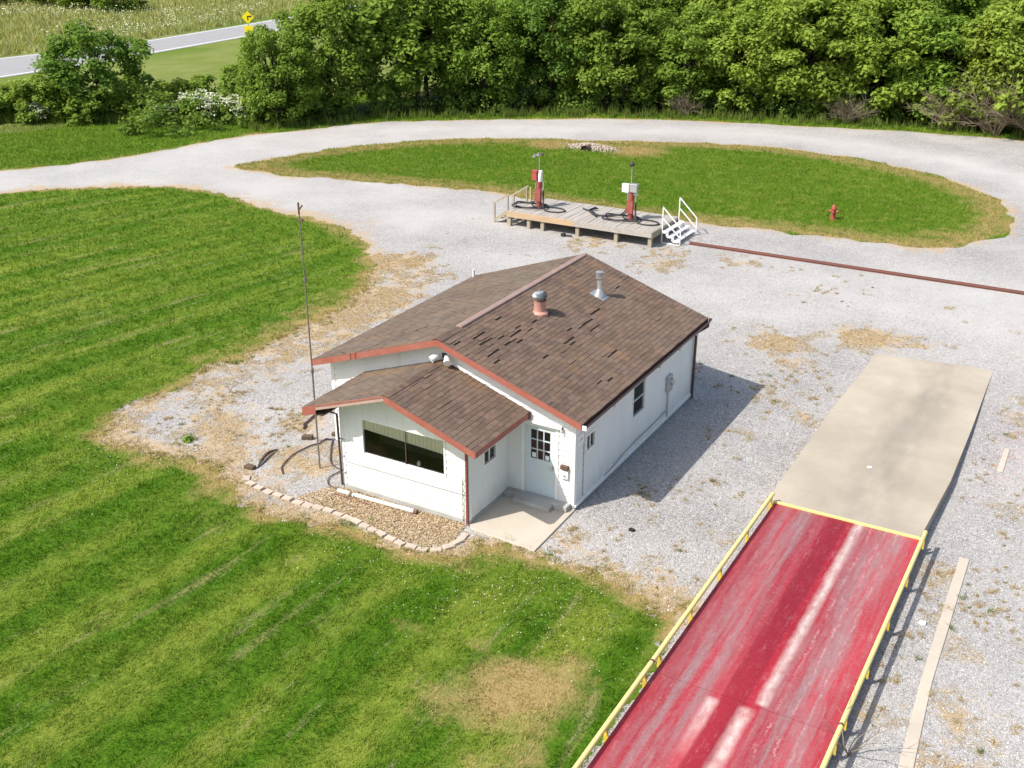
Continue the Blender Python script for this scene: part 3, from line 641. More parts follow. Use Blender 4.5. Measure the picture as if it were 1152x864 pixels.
win('side_window', ('x', 0), *SW2, bars=(1.64,), depth=.4, fw=.05)
# door
d = MB(); dy = .03
LX = (-1.285, -.715); LZ = (1.22, 2.06); X0, X1 = -1.455, -.545
d.box((X0, dy-.02, .16), (X1, dy+.02, LZ[0])); d.box((X0, dy-.02, LZ[1]), (X1, dy+.02, 2.17)); d.box((X0, dy-.02, LZ[0]), (LX[0], dy+.02, LZ[1])); d.box((LX[1], dy-.02, LZ[0]), (X1, dy+.02, LZ[1]))
for i in (1, 2):
    x = LX[0]+(LX[1]-LX[0])*i/3; z = LZ[0]+(LZ[1]-LZ[0])*i/3
    d.box((x-.014, dy-.018, LZ[0]), (x+.014, dy+.004, LZ[1])); d.box((LX[0], dy-.017, z-.014), (LX[1], dy+.003, z+.014))
door = H('door', d, 'door')
g = MB(); g.quad([(LX[0], dy+.006, LZ[0]), (LX[1], dy+.006, LZ[0]), (LX[1], dy+.006, LZ[1]), (LX[0], dy+.006, LZ[1])]); H('door_glass', g, 'glass', door)
g = MB(); g.box((LX[0]-.02, dy+.03, LZ[0]-.02), (LX[1]+.02, dy+.05, LZ[1]+.02)); H('curtain', g, 'curtain', door)
g = MB(); g.tube([(-.63, dy-.02, 1.06), (-.63, dy-.07, 1.06)], .018); g.tube([(-.63, dy-.07, 1.06), (-.76, dy-.075, 1.055)], .012); g.box((-.66, dy-.026, .98), (-.60, dy-.02, 1.14)); H('door_handle', g, 'galv', door)
for x, z in ((-1.25, 1.25), (-.86, 1.24)): g = MB(); g.box((x, dy-.001, z), (x+.11, dy+.004, z+.13)); H('notice_card', g, 'paper', door)
f = MB(); f.box((X0-.09, -.034, .15), (X0-.004, .06, 2.27)); f.box((X1+.004, -.034, .15), (X1+.09, .06, 2.27)); f.box((X0-.004, -.034, 2.18), (X1+.004, .06, 2.27)); H('door_frame', f, 'trim')
f = MB(); f.box((X0-.02, -.12, 2.285), (-.33, -.02, 2.345)); f.box((-.36, -.125, 2.22), (-.33, -.02, 2.345)); H('drip_hood', f, 'trim', bevel=.008)
f = MB(); f.box((X0, -.04, .141), (X1, .05, .158)); H('threshold', f, 'galv')
# step up to the door
f = MB(); f.box((BX1+.03, -.30, .051), (-.06, -.034, .20)); f.box((-1.55, -.52, .051), (-.45, -.302, .185)); H('door_step', f, 'found', bevel=.012)
# boxes beside the door and on the side wall
f = MB(); f.box((-.36, -.11, 1.16), (-.14, -.02, 1.27)); f.box((-.36, -.125, 1.25), (-.14, -.02, 1.28)); mb_ = H('letter_box', f, 'steel_dark', bevel=.01)
f = MB(); f.box((-.35, -.09, .90), (-.14, -.02, 1.12)); H('letter_box', f, 'white_metal', bevel=.012)
f = MB(); f.tube([(-.24, -.09, 1.0), (-.24, -.12, 1.0)], .03); H('letter_box_knob', f, 'galv')
f = MB(); f.box((.016, .10, 1.80), (.036, .46, 2.10)); s_ = H('wall_sign', f, 'paper')
f = MB(); f.box((.0365, .18, 1.93), (.0385, .40, 1.95)); f.box((.0365, .22, 1.97), (.0385, .36, 1.985)); H('sign_writing', f, 'found', s_)
f = MB(); f.box((.02, 6.05, 1.02), (.12, 6.38, 1.55)); m_ = H('electric_meter', f, 'galv', bevel=.015)
f = MB(); f.tube([(.12, 6.21, 1.36), (.20, 6.21, 1.36), (.22, 6.21, 1.36)], [.11, .10, .05], 14); H('meter_dial', f, 'galv', m_)
f = MB(); f.tube([(.05, 6.21, 1.02), (.05, 6.20, .05)], .022); H('conduit', f, 'galv', m_)
f = MB(); f.tube([(.04, 1.75, .19), (.05, 2.4, .22), (.05, 3.1, .33), (.05, 3.9, .36), (.05, 5.2, .36), (.05, 6.15, .40)], .014, 6); H('cable', f, 'found')
f = MB(); f.box((.015, .47, .2), (.034, .495, 2.3)); H('downpipe_strap', f, 'found')
# roofs -------------------------------------------------------
def slope(name, eave, along, up, la, lu, parent, missing=(), seed=0, mat='shingle'):
    """shingle tabs laid as separate wedges. eave: corner point; along/up unit vectors"""
    rr = random.Random(seed); e, a, u = Vector(eave), Vector(along), Vector(up); n = a.cross(u)
    if n.z < 0: n = -n
    b = MB(); ex = .143; tw = .305
    rows = int(lu/ex)+1
    for r in range(rows):
        v0 = r*ex; v1 = min(v0+ex*1.12, lu); o = (r % 3)*tw/3+rr.uniform(-.02, .02); s = -o
        while s < la:
            s0 = max(s, 0); s1 = min(s+tw-.008, la); s += tw
            if s1-s0 < .03: continue
            low = v0; lift = .009+rr.uniform(0, .007)
            c_ = e+a*((s0+s1)/2)+u*v0
            for (mx_, my_) in missing:
                if abs(c_.y-my_) < .10+.14*((mx_*7.3) % 1) and abs(c_.x-mx_) < .066: low = v0+ex*(.40+.2*rr.random()); break
            if rr.random() < .02: lift += .012
            j = rr.uniform(-.009, .009)
            A = e+a*s0+u*(low+j)+n*lift; B = e+a*s1+u*(low+j)+n*lift; D = e+a*s1+u*v1+n*.004; E_ = e+a*s0+u*v1+n*.004
            c = rr.random(); c = c*.72+.28*(noise.noise(Vector((c_.x*.8, c_.y*.8, seed)))+.5)
            b.quad([A, B, D, E_], c); b.quad([A-n*(lift-.001), B-n*(lift-.001), B, A], c*.6)
    return H(name, b, mat, parent, rnd=True)
MISS = [(-3.42, -0.05), (-3.31, 0.79), (-3.28, .5), (-3.04, 0.64), (-3.04, .95), (-2.61, 0.38), (-2.88, 1.26), (-2.62, 1.29), (-2.52, 1.54), (-2.88, 2.25), (-2.64, 2.33), (-3.46, 2.13), (-2.8, 2.8), (-2.39, 0.18), (-2.6, 0.13), (-2.5, 1.58), (-2.76, 1.9), (-1.86, 5.19), (-1.86, 4.95), (-1.75, 5.59), (-1.85, 4.39), (-1.73, 3.83), (-1.47, 4.03), (-1.47, 4.3), (-1.99, 3.88), (-1.86, 3.37), (-1.71, 2.94), (-1.47, 2.83), (-1.6, 1.65), (-1.34, 2.26), (-0.58, 3.42), (-0.21, 1.85), (-0.08, 2.26), (-1.62, 0.2), (-2.14, 7.36)]
def roof(name, x0, x1, xm, y0, y1, ze, zr, parts):
    t = .07; b = MB()
    prof = [(x0, ze), (xm, zr), (x1, ze)]
    top = [(x, z-.004) for x, z in prof]; bot = [(x, z-t) for x, z in prof]
    for i in (0, 1):
        a0, a1 = top[i], top[i+1]; c0, c1 = bot[i], bot[i+1]
        b.quad([(c0[0], y0, c0[1]), (c1[0], y0, c1[1]), (c1[0], y1, c1[1]), (c0[0], y1, c0[1])])
        for y in (y0, y1): b.quad([(a0[0], y, a0[1]), (a1[0], y, a1[1]), (c1[0], y, c1[1]), (c0[0], y, c0[1])])
    for k_ in (0, 2): b.quad([(top[k_][0], y0, top[k_][1]), (top[k_][0], y1, top[k_][1]), (bot[k_][0], y1, bot[k_][1]), (bot[k_][0], y0, bot[k_][1])])
    rf = H(name, b, 'trim')
    f = MB()
    for i in (0, 1):
        a0, a1 = top[i], top[i+1]; f.quad([(a0[0], y0, a0[1]), (a1[0], y0, a1[1]), (a1[0], y1, a1[1]), (a0[0], y1, a0[1])])
    H('underlay', f, 'felt', rf)
    return rf
main = roof('main_roof', -HW-OE, OE, XM, -OG, HL+OB, ZE, ZR, None)
hw = HW/2+OE; ln = math.hypot(hw, ZR-ZE); ul = ((-hw)/ln, 0, (ZR-ZE)/ln); ur = ((hw)/ln, 0, (ZR-ZE)/ln)
slope('shingles', (OE+.02, -OG-.02, ZE-.004), (0, 1, 0), ul, HL+OG+OB+.04, ln+.01, main, MISS, 3)
slope('shingles', (-HW-OE-.02, -OG-.02, ZE-.004), (0, 1, 0), ur, HL+OG+OB+.04, ln+.01, main, (), 8, 'shingle_grey')
bay = roof('bay_roof', BX0-BOE, BX1+BOE, BM, -DB-BO, -.005, ZBE, ZBR, None)
hb = (BX1-BX0)/2+BOE; lb = math.hypot(hb, ZBR-ZBE); bl = (-hb/lb, 0, (ZBR-ZBE)/lb); br = (hb/lb, 0, (ZBR-ZBE)/lb)
slope('shingles', (BX1+BOE+.02, -DB-BO-.02, ZBE-.004), (0, 1, 0), bl, DB+BO+.0, lb+.01, bay, (), 4)
slope('shingles', (BX0-BOE-.02, -DB-BO-.02, ZBE-.004), (0, 1, 0), br, DB+BO+.0, lb+.01, bay, (), 5, 'shingle_grey')
b = MB(); nrm = Vector((SB, 0, 1)).normalized()
for sx in (-1, 1): # bay ridge cap tabs
    for i in range(17): b.quad([(BM, -DB-BO-.02+i*.158, ZBR+.030), (BM, -DB-BO+.15+i*.158, ZBR+.022), (BM+sx*.13, -DB-BO+.15+i*.158, ZBR+.022-SB*.13), (BM+sx*.13, -DB-BO-.02+i*.158, ZBR+.030-SB*.13)], R.random())
H('ridge_shingles', b, 'shingle', bay, rnd=True)
b = MB() # shingle caps at both ends of the main ridge, pale metal cap between
for sx in (-1, 1):
    for y0, n in ((-OG-.02, 7),):
        for i in range(n): b.quad([(XM, y0+i*.158, ZR+.032), (XM, y0+.17+i*.158, ZR+.024), (XM+sx*.15, y0+.17+i*.158, ZR+.024-SL*.15), (XM+sx*.15, y0+i*.158, ZR+.032-SL*.15)], R.random())
H('ridge_shingles', b, 'shingle', main, rnd=True)
b = MB(); yr0, yr1 = .68, HL-.1
b.quad([(XM-.085, yr0, ZR+.06-SL*.085), (XM, yr0, ZR+.085), (XM, yr1, ZR+.085), (XM-.085, yr1, ZR+.06-SL*.085)]); b.quad([(XM+.085, yr0, ZR+.06-SL*.085), (XM, yr0, ZR+.085), (XM, yr1, ZR+.085), (XM+.085, yr1, ZR+.06-SL*.085)])
for sx in (-1, 1):
    b.quad([(XM+sx*.085, yr0, ZR+.06-SL*.085), (XM+sx*.085, yr1, ZR+.06-SL*.085), (XM+sx*.085, yr1, ZR-SL*.085+.01), (XM+sx*.085, yr0, ZR-SL*.085+.01)])
b.quad([(XM-.085, yr0, ZR-SL*.085), (XM+.085, yr0, ZR-SL*.085), (XM+.085, yr0, ZR+.06-SL*.085), (XM, yr0, ZR+.085), (XM-.085, yr0, ZR+.06-SL*.085)])
H('ridge_cap', b, 'pink_trim', main)
def rake(xa, za, xb, zb, y, m, parent, h=.17, name='rake_board', t=.028):
    b = MB(); p = [(xa, za+.006), (xb, zb+.006), (xb, zb-h), (xa, za-h)]
    for yy_ in (y, y-t): b.quad([(x, yy_, z) for x, z in p])
    for i in range(4): (x0, z0), (x1, z1) = p[i], p[(i+1) % 4]; b.quad([(x0, y, z0), (x1, y, z1), (x1, y-t, z1), (x0, y-t, z0)])
    return H(name, b, m, parent)
yf = -OG-.003
rake(-HW-OE, ZE, XM, ZR, yf, 'red_trim', main); rake(XM, ZR, OE, ZE, yf, 'red_trim', main)
b = MB(); b.box((-6.72, yf-.034, ZE+SL*(-6.72+HW+OE)-.17), (-6.705, yf-.029, ZE+SL*(-6.72+HW+OE)+.01)); H('board_joint', b, 'felt', main)
rake(-HW-OE, ZE, XM, ZR, HL+OB+.031, 'red_trim', main); rake(XM, ZR, OE, ZE, HL+OB+.031, 'red_trim', main)
ybf = -DB-BO-.003
rake(BM, ZBR, BX1+BOE, ZBE, ybf, 'red_trim', bay); rake(BX0-BOE+.42, ZBE+SB*.42, BM, ZBR, ybf, 'pink_trim', bay, h=.13)
rake(BX0-BOE, ZBE, BX0-BOE+.42, ZBE+SB*.42, ybf-.004, 'red_trim', bay, h=.24)
# thin red drip edge over the pale rake board
rake(BX0-BOE+.425, ZBE+SB*.425, BM, ZBR, ybf-.030, 'red_trim', bay, h=.035, name='drip_edge', t=.01)
def fascia(x, y0, y1, z, m, parent, h=.17, sx=1, name='fascia'):
    b = MB(); x0, x1 = sorted((x+sx*.003, x+sx*.03)); b.box((x0, y0, z-h), (x1, y1, z-.002)); return H(name, b, m, parent)
fascia(BX1+BOE, -DB-BO-.031, -.036, ZBE, 'red_trim', bay, .15); fascia(BX0-BOE, -DB-BO-.035, -.036, ZBE, 'red_trim', bay, .24, -1)
b = MB(); b.box((BX1+BOE-.10, -.11, ZBE-.17), (BX1+BOE+.055, -.037, ZBE+.02)); H('end_bracket', b, 'brown', bay)
b = MB(); b.box((BX0-BOE+.02, -DB-BO+.02, ZBE-.14), (BX0-.03, -.04, ZBE-.11)); H('soffit', b, 'brown', bay)
fascia(-HW-OE, -OG-.031, HL+OB+.03, ZE, 'brown', main, .16, -1)
# right eave: dark fascia and K gutter with pale hangers
fascia(OE, -OG+.02, HL+OB+.02, ZE, 'brown', main, .16)
b = MB(); gx = OE+.032; y0, y1 = -OG-.02, HL+OB+.06
prof = [(gx, ZE-.13), (gx+.07, ZE-.13), (gx+.115, ZE-.04), (gx+.115, ZE-.012), (gx+.105, ZE-.012), (gx+.105, ZE-.035), (gx+.065, ZE-.12), (gx, ZE-.12)]
for i in range(len(prof)):
    (xa, za), (xb, zb) = prof[i], prof[(i+1) % len(prof)]; b.quad([(xa, y0, za), (xb, y0, zb), (xb, y1, zb), (xa, y1, za)])
b.quad([(gx, y1, ZE-.13), (gx+.07, y1, ZE-.13), (gx+.115, y1, ZE-.04), (gx+.115, y1, ZE-.012), (gx, y1, ZE-.012)])
gut = H('gutter', b, 'brown', main)
b = MB(); b.box((gx, y0-.012, ZE-.14), (gx+.118, y0-.001, ZE-.01)); H('gutter_end', b, 'trim', gut)
for y in (1.3, 3.3, 4.3, 5.8, 7.2): b = MB(); b.box((gx-.02, y, ZE-.175), (gx+.125, y+.05, ZE-.135)); H('gutter_hanger', b, 'trim', gut)
b = MB(); b.tube([(gx+.05, HL-.02, ZE-.13), (gx+.05, HL-.02, ZE-.22), (.10, HL-.06, ZE-.50), (.085, HL-.06, .12), (.12, HL-.1, .04)], .045, 8); H('downspout', b, 'brown')
b = MB(); b.box((BX1-.055, -DB-.085, .06), (BX1+.005, -DB-.03, ZBE-.02)); H('downspout', b, 'redbrown', bevel=.006)
b = MB(); b.tube([(BX1-.16, -DB-.05, .10), (BX1-.16, -DB-.05, 1.30), (BX1-.10, -DB-.05, 1.32)], .012, 6); H('conduit', b, 'galv')
b = MB(); b.tube([(BX0-.50, -DB-.30, ZBE-.16), (BX0-.25, -DB-.25, ZBE-.20), (BX0-.06, -DB-.08, ZBE-.32), (BX0-.045, -DB-.06, .12)], .032, 8); H('downspout', b, 'brown', smooth=True)
for z in (.5, 1.0, 1.5): b = MB(); b.box((BX0-.04, -DB-.06, z), (BX0+.07, -DB-.032, z+.03)); H('pipe_strap', b, 'found')
b = MB(); b.bar((-7.82, -.12, 1.35), (-8.55, -.45, .62), .10, .09); b.bar((-8.5, -.42, .60), (-8.56, -.46, .50), .10, .10); H('kicked_downspout', b, 'brown')
# roof vents
def on_roof(x, y): return ZR-SL*abs(x-XM)
tx, ty = -2.93, 3.49; tz = on_roof(tx, ty)
b = MB(); b.lathe([(.24, -.10), (.245, .0), (.17, .06), (.165, .34), (.175, .36)], (tx, ty, tz+.02), 20); tv = H('turbine_vent', b, 'vent_red', smooth=True)
b = MB(); n = 22
for i in range(n):
    a0 = 2*math.pi*i/n
    ring = [(.165, .36), (.215, .44), (.225, .50), (.19, .56), (.10, .60)]
    for j in range(4):
        (r0, z0), (r1, z1) = ring[j], ring[j+1]; aa, bb = a0, a0+2*math.pi/n*.62
        q = lambda r, z, a, k=0: (tx+(r-k)*math.cos(a), ty+(r-k)*math.sin(a), tz+.02+z)
        b.quad([q(r0, z0, aa), q(r0, z0, bb, .02), q(r1, z1, bb, .02), q(r1, z1, aa)])
b.lathe([(.11, .59), (.10, .615), (.0, .63)], (tx, ty, tz+.02), 16); H('turbine_head', b, 'galv', tv)
b = MB(); b.lathe([(.16, .35), (.17, .45), (.10, .57)], (tx, ty, tz+.02), 12); H('turbine_core', b, 'felt', tv)
fx, fy = -2.34, 6.18; fz = on_roof(fx, fy)
b = MB(); b.quad([(fx-.24, fy-.22, fz+SL*.24+.03), (fx+.24, fy-.22, fz-SL*.24+.03), (fx+.24, fy+.22, fz-SL*.24+.03), (fx-.24, fy+.22, fz+SL*.24+.03)])
b.lathe([(.17, -.04), (.13, .10), (.085, .18), (.07, .22), (.07, .52)], (fx, fy, fz+.03), 16); fl = H('flue_pipe', b, 'galv', smooth=True)
b = MB(); b.lathe([(.075, .50), (.12, .54), (.12, .72), (.125, .73), (.02, .77)], (fx, fy, fz+.03), 16); H('flue_cap', b, 'galv', fl, smooth=True)
wx, wy = -8.03, 8.18; b = MB(); b.tube([(wx, wy, 1.6), (wx, wy, 3.02)], .045, 10); H('vent_pipe', b, 'pvc')
# twin floodlight under the gable peak
b = MB(); b.box((XM-.06, -.09, 3.55), (XM+.06, -.035, 3.67)); fl_ = H('floodlight', b, 'brown')
for sx in (-1, 1):
    b = MB(); b.tube([(XM+sx*.05, -.09, 3.62), (XM+sx*.16, -.18, 3.60)], .02); b.tube([(XM+sx*.12, -.14, 3.64), (XM+sx*.20, -.24, 3.58), (XM+sx*.25, -.33, 3.53)], [.05, .085, .10], 14); H('lamp_head', b, 'white_metal', fl_, smooth=True)

# ---------------------------------------------------------------- truck scale
sc = empty('truck_scale', (6.45, -6, 0), 'long red painted weighbridge deck with yellow pipe rails, in front of the concrete ramp', 'truck scale')
def K(name, mb, m, parent=None, org=(6.45, -6, 0), root=None, **kw):
    o = mb.build(name, m, parent or root or sc, **kw)
    if parent is None: o.location = (-org[0], -org[1], -org[2])
    return o
DZ = .38
for (y0, y1) in ((-5.53, 2.30), (-13.5, -5.545)):
    b = MB(); b.box((4.62, y0, DZ-.03), (8.26, y1, DZ)); K('deck_plate', b, 'deck_red')
for x in (4.66, 8.16):
    b = MB(); b.box((x, -13.5, .02), (x+.06, 2.28, DZ-.031)); b.box((x-.03, -13.5, .02), (x+.10, 2.28, .05)); K('side_beam', b, 'steel_dark')
b = MB()
for y in np.arange(-13, 2.3, 1.5): b.box((4.74, y, .06), (8.14, y+.15, DZ-.031))
K('cross_beam', b, 'steel_dark')
b = MB(); b.box((4.60, 2.302, .10), (8.30, 2.36, DZ+.05)); K('end_angle', b, 'yellow')
for (xp, xd) in ((4.55, 4.63), (8.34, 8.25)):
    b = MB()
    b.tube([(xp, -5.50, .60), (xp, 2.36, .60)], .052, 12); b.tube([(xp, -13.5, .60), (xp, -5.56, .60)], .052, 12)
    rl = K('guard_rail', b, 'yellow', smooth=True)
    b = MB(); b.tube([(xp, -5.56, .60), (xp, -5.50, .60)], .056, 12); K('rail_joint', b, 'steel_dark', rl)
    for y in (2.2, .35, -1.55, -3.4, -5.15, -5.9, -7.7, -9.5, -11.4):
        b = MB(); b.box((xp-.035, y, .20), (xp+.035, y+.035, .57)); s0, s1 = sorted((xp, xd)); b.box((s0, y+.002, .30), (s1, y+.033, .37)); K('rail_bracket', b, 'yellow_rust', rl)

# ---------------------------------------------------------------- loading platform
lp = empty('loading_platform', (-11.4, 24.6, 0), 'long low grey timber loading platform on posts behind the office', 'platform')
PH = .74; PX0, PX1, PY0, PY1 = -15.2, -7.62, 22.92, 26.1
LPO = (-11.4, 24.6, 0)
KP = lambda n, b, m, parent=None, **kw: K(n, b, m, parent, LPO, lp, **kw)
b = MB(); x = PX0; i = 0
while x < PX1-.05:
    w_ = .24; e = R.uniform(-.015, .015); b.box((x, PY0+.04, PH-.05+R.uniform(-.006, .006)), (min(x+w_-.018, PX1), PY1+e, PH+R.uniform(-.008, .008)), R.random()); x += w_
KP('deck_boards', b, 'deckwood')
b = MB(); b.box((PX0, PY0-.02, PH-.26), (-11.6, PY0+.038, PH+.01)); KP('edge_beam', b, 'tanwood')
b = MB(); b.box((-11.59, PY0-.03, PH-.25), (PX1+.02, PY0+.036, PH)); KP('edge_beam', b, 'deckwood')
b = MB(); b.box((PX1+.002, PY0, PH-.30), (PX1+.05, PY1, PH-.01)); b.box((PX0-.05, PY0, PH-.26), (PX0-.002, PY1, PH-.01)); b.box((PX0, PY1+.02, PH-.26), (PX1, PY1+.06, PH-.01)); KP('rim_joist', b, 'postwood')
for x in (-15.13, -14.05, -13.3, -11.42, -9.42, -7.72):
    for y in (PY0+.06, PY1-.15):
        b = MB(); b.box((x-.09, y, -.05), (x+.09, y+.17, PH-.06)); KP('post', b, 'postwood', bevel=.008)
b = MB()
for x in np.arange(PX0+.5, PX1, 1.0): b.box((x, PY0+.25, PH-.22), (x+.05, PY1-.2, PH-.06))
KP('joist', b, 'postwood')
# timber stair with rails at the left end
b = MB()
for i, (x, z) in enumerate(((-15.52, .50), (-15.85, .26))): b.box((x-.16, 23.3, z-.04), (x+.16, 25.1, z))
KP('timber_step', b, 'tanwood')
for y in (23.25, 25.15):
    b = MB(); b.bar((-16.1, y, 0), (-16.1, y, .95), .07, .07); b.bar((-15.35, y, 0), (-15.35, y, 1.5), .07, .07); b.bar((-16.15, y, .95), (-15.25, y, 1.52), .06, .09); b.bar((-16.1, y, .12), (-15.3, y, .68), .05, .16); KP('stair_rail', b, 'postwood')
b = MB(); b.bar((-15.1, 25.1, PH), (-15.1, 25.1, PH+.75), .07, .07); b.bar((-14.9, 25.9, PH), (-14.9, 25.9, PH+.55), .06, .06); b.bar((-15.1, 25.1, PH+.4), (-14.9, 25.9, PH+.4), .05, .05); KP('stair_rail', b, 'tanwood')
# white metal stair at the right end
ws = empty('metal_stairs', (-7.0, 25, 0), 'white metal steps with two sloping handrails at right end of platform', 'stairs')
KS = lambda n, b, m, parent=None, **kw: K(n, b, m, parent, (-7, 25, 0), ws, **kw)
for y in (23.95, 26.0):
    b = MB(); r_ = .042
    b.bar((-7.52, y, 0), (-7.52, y, 1.72), r_, r_); b.bar((-6.62, y, 0), (-6.62, y, .80), r_, r_); b.bar((-7.52, y, 1.70), (-6.60, y, .80), r_, r_)
    b.bar((-7.52, y, 1.20), (-6.62, y, .35), r_, r_); b.bar((-7.52, y, .02), (-6.62, y, .02), r_, r_); KS('handrail', b, 'white_metal')
    b = MB(); pts = [(-7.50, .55), (-7.24, .55), (-7.24, .36), (-6.96, .36), (-6.96, .18), (-6.66, .18)]
    for (xa, za), (xb, zb) in zip(pts[:-1], pts[1:]): b.bar((xa, y-.03, za), (xb, y-.03, zb), .10, .10, (0, 1, 0))
    KS('stringer', b, 'white_metal')
for x, z in ((-7.37, .555), (-7.10, .37), (-6.82, .19)):
    b = MB()
    for q in range(5): b.box((x-.13+q*.055, 23.97, z-.02), (x-.13+q*.055+.035, 25.98, z+.008))
    KS('tread', b, 'white_metal')
# two loading stations with hoses
def station(loc, label, kind):
    t = empty('loading_station', loc, label, 'pump', 'red liquid loading stations on the platform')
    b = MB(); b.box((-.16, -.16, 0), (.16, .16, .03)); b.tube([(0, 0, .02), (0, 0, 1.30)], .125, 12); b.box((-.15, -.17, .35), (.15, -.05, .95))
    for z in (.25, .62, 1.0): b.tube([(0, 0, z), (0, 0, z+.05)], .135, 12)
    b.build('column', 'pump_red', t, smooth=True)
    b = MB(); b.tube([(.20, .05, .1), (.20, .05, 1.25), (.10, .03, 1.42)], .035, 8); b.tube([(-.19, .02, .3), (-.19, .02, 1.2), (-.1, 0, 1.38)], .028, 8); b.build('riser_pipe', 'galv', t, smooth=True)
    if kind == 0:
        b = MB(); b.box((-.34, -.14, 1.35), (-.08, .12, 1.80)); b.box((-.36, -.16, 1.78), (-.06, .14, 1.83)); b.build('control_box', 'hydrant', t, bevel=.015)
        b = MB(); b.tube([(.04, 0, 1.28), (.06, 0, 1.55), (.08, 0, 1.84)], [.08, .11, .09], 12); b.build('meter_body', 'white_metal', t, smooth=True)
        b = MB(); b.tube([(0, .02, 1.8), (-.02, .02, 2.62)], .018, 6); b.bar((-.30, .02, 2.55), (.26, .02, 2.62), .03, .03); m = b.build('mast', 'galv', t)
        for x, z in ((-.28, 2.52), (-.06, 2.62), (.18, 2.66)):
            b = MB(); b.tube([(x, -.08, z-.03), (x, .06, z+.03)], [.075, .05], 10); b.build('lamp_head', 'steel_dark' if x > 0 else 'galv', m)
    else:
        b = MB(); b.box((-.46, -.10, 1.32), (-.12, .05, 1.72)); b.build('control_box', 'white_metal', t, bevel=.01)
        b = MB(); b.box((-.06, -.12, 1.36), (.30, .12, 1.72)); b.box((-.08, -.14, 1.70), (.32, .14, 1.75)); b.build('meter_body', 'galv', t, bevel=.012)
        b = MB(); b.box((-.30, -.04, 1.24), (.34, .04, 1.30)); b.tube([(-.05, .05, 1.3), (-.05, .05, 2.62)], .018, 6); m = b.build('mast', 'galv', t)
        b = MB(); b.tube([(-.05, .05, 2.56), (-.05, .05, 2.64), (-.05, .05, 2.74)], [.10, .13, .05], 12); b.build('lamp_head', 'black', m)
    def hose(pts, nm='hose', r=.032):
        P_ = [Vector(p) for p in pts]; out = []
        for i in range(len(P_)-1):
            p0, p1, p2, p3 = P_[max(i-1, 0)], P_[i], P_[i+1], P_[min(i+2, len(P_)-1)]
            for j in range(6): u = j/6; out.append(.5*((2*p1)+(p2-p0)*u+(2*p0-5*p1+4*p2-p3)*u*u+(3*p1-p0-3*p2+p3)*u**3))
        b = MB(); b.tube(out, r, 7); b.build(nm, 'black', t, smooth=True)
    sgn = 1 if kind == 0 else -1
    hose([(.22, .05, .9), (.28, -.05, .4), (.55, -.45, .06), (1.25, -.5, .05), (1.5, -.1, .05), (1.0, .25, .05), (.3, .1, .05), (-.5, -.5, .06), (-1.2, -.5, .05), (-1.3, 0, .05), (-.7, .45, .06), (.1, .3, .08), (.5, .1, .09)])
    hose([(-.2, .02, .9), (-.3, .2, .3), (-.8, .5, .05), (-1.3, .2, .10), (-1.0, -.5, .1), (-.2, -.65, .1), (.45, -.4, .1), (.35, .25, .1), (-.2, .35, .12), (-.4, 0, .12), (.1, -.35, .12), (.55, 0, .14)])
    if kind == 1:
        hose([(-.1, .1, 1.0), (-.35, .1, .35), (-.9, .1, .06), (-1.6, -.1, .06), (-2.0, .2, .06), (-2.3, .6, .06), (-2.1, .9, .10), (-2.5, .5, .06), (-2.9, .75, .06)])
        b = MB(); b.tube([(-2.0, .05, .06), (-2.35, .35, .09), (-2.2, .8, .14)], .06, 8); b.tube([(-1.6, -.35, .06), (-2.0, .0, .07)], .055, 8); b.build('nozzle', 'black', t)
    return t
station((-14.19, 24.3, PH), 'red loading column with red box and white meter, left end of platform', 0)
station((-9.33, 24.4, PH), 'red loading column with square white box, right half of platform', 1)
b = MB(); b.tube([(0, 0, 0), (0, 0, .12)], .13, 10); b.tube([(.12, 0, .03), (.4, .1, .03)], .05, 8)
# dark fittings lying under the deck front
o = b.build('pipe_fitting', 'black'); o.location = (-12.0, 22.7, .01); tag(o, 'small black pipe fitting lying on gravel under the platform edge', 'fitting')

# ---------------------------------------------------------------- other yard things
# thin mast beside the bay
am = empty('antenna_mast', (-7.22, -1.46, 0), 'tall thin steel antenna mast beside the bay, standing on the gravel', 'mast')
b = MB(); b.tube([(0, 0, 0), (.0, 0, 3.0)], .025, 8); b.tube([(0, 0, 3.0), (-.01, 0, 5.6)], .020, 8); b.tube([(-.01, 0, 5.6), (-.03, 0, 7.45)], .017, 8); b.build('pole', 'mast', am, smooth=True)
b = MB(); b.box((-.05, -.03, 7.12), (.08, .03, 7.18)); b.tube([(-.03, 0, 7.3), (-.03, 0, 7.60)], .026, 8); b.tube([(-.03, 0, 7.4), (.10, 0, 7.55)], .02, 6); b.build('antenna_head', 'steel_dark', am)
for z in (2.9, 5.5): b = MB(); b.tube([(0, 0, z), (0, 0, z+.12)], .04, 8); b.build('coupling', 'mast', am)
# fire hydrant
hy = empty('fire_hydrant', (-1.7, 32.02, 0), 'faded red fire hydrant standing on the grass oval', 'hydrant')
b = MB(); b.lathe([(.17, 0), (.17, .05), (.12, .06), (.11, .52), (.145, .53), (.145, .58), (.12, .59), (.11, .66), (.07, .72), (.03, .74)], n=16); b.build('barrel', 'hydrant', hy, smooth=True)
for a_ in (0, math.pi, -math.pi/2):
    b = MB(); c_, s_ = math.cos(a_), math.sin(a_); b.tube([(c_*.09, s_*.09, .42), (c_*.19, s_*.19, .42)], .06, 10); b.tube([(c_*.19, s_*.19, .42), (c_*.23, s_*.23, .42)], .075, 6); b.build('outlet', 'hydrant', hy)
b = MB(); b.tube([(0, 0, .73), (0, 0, .80)], .03, 5); b.build('top_nut', 'hydrant', hy)
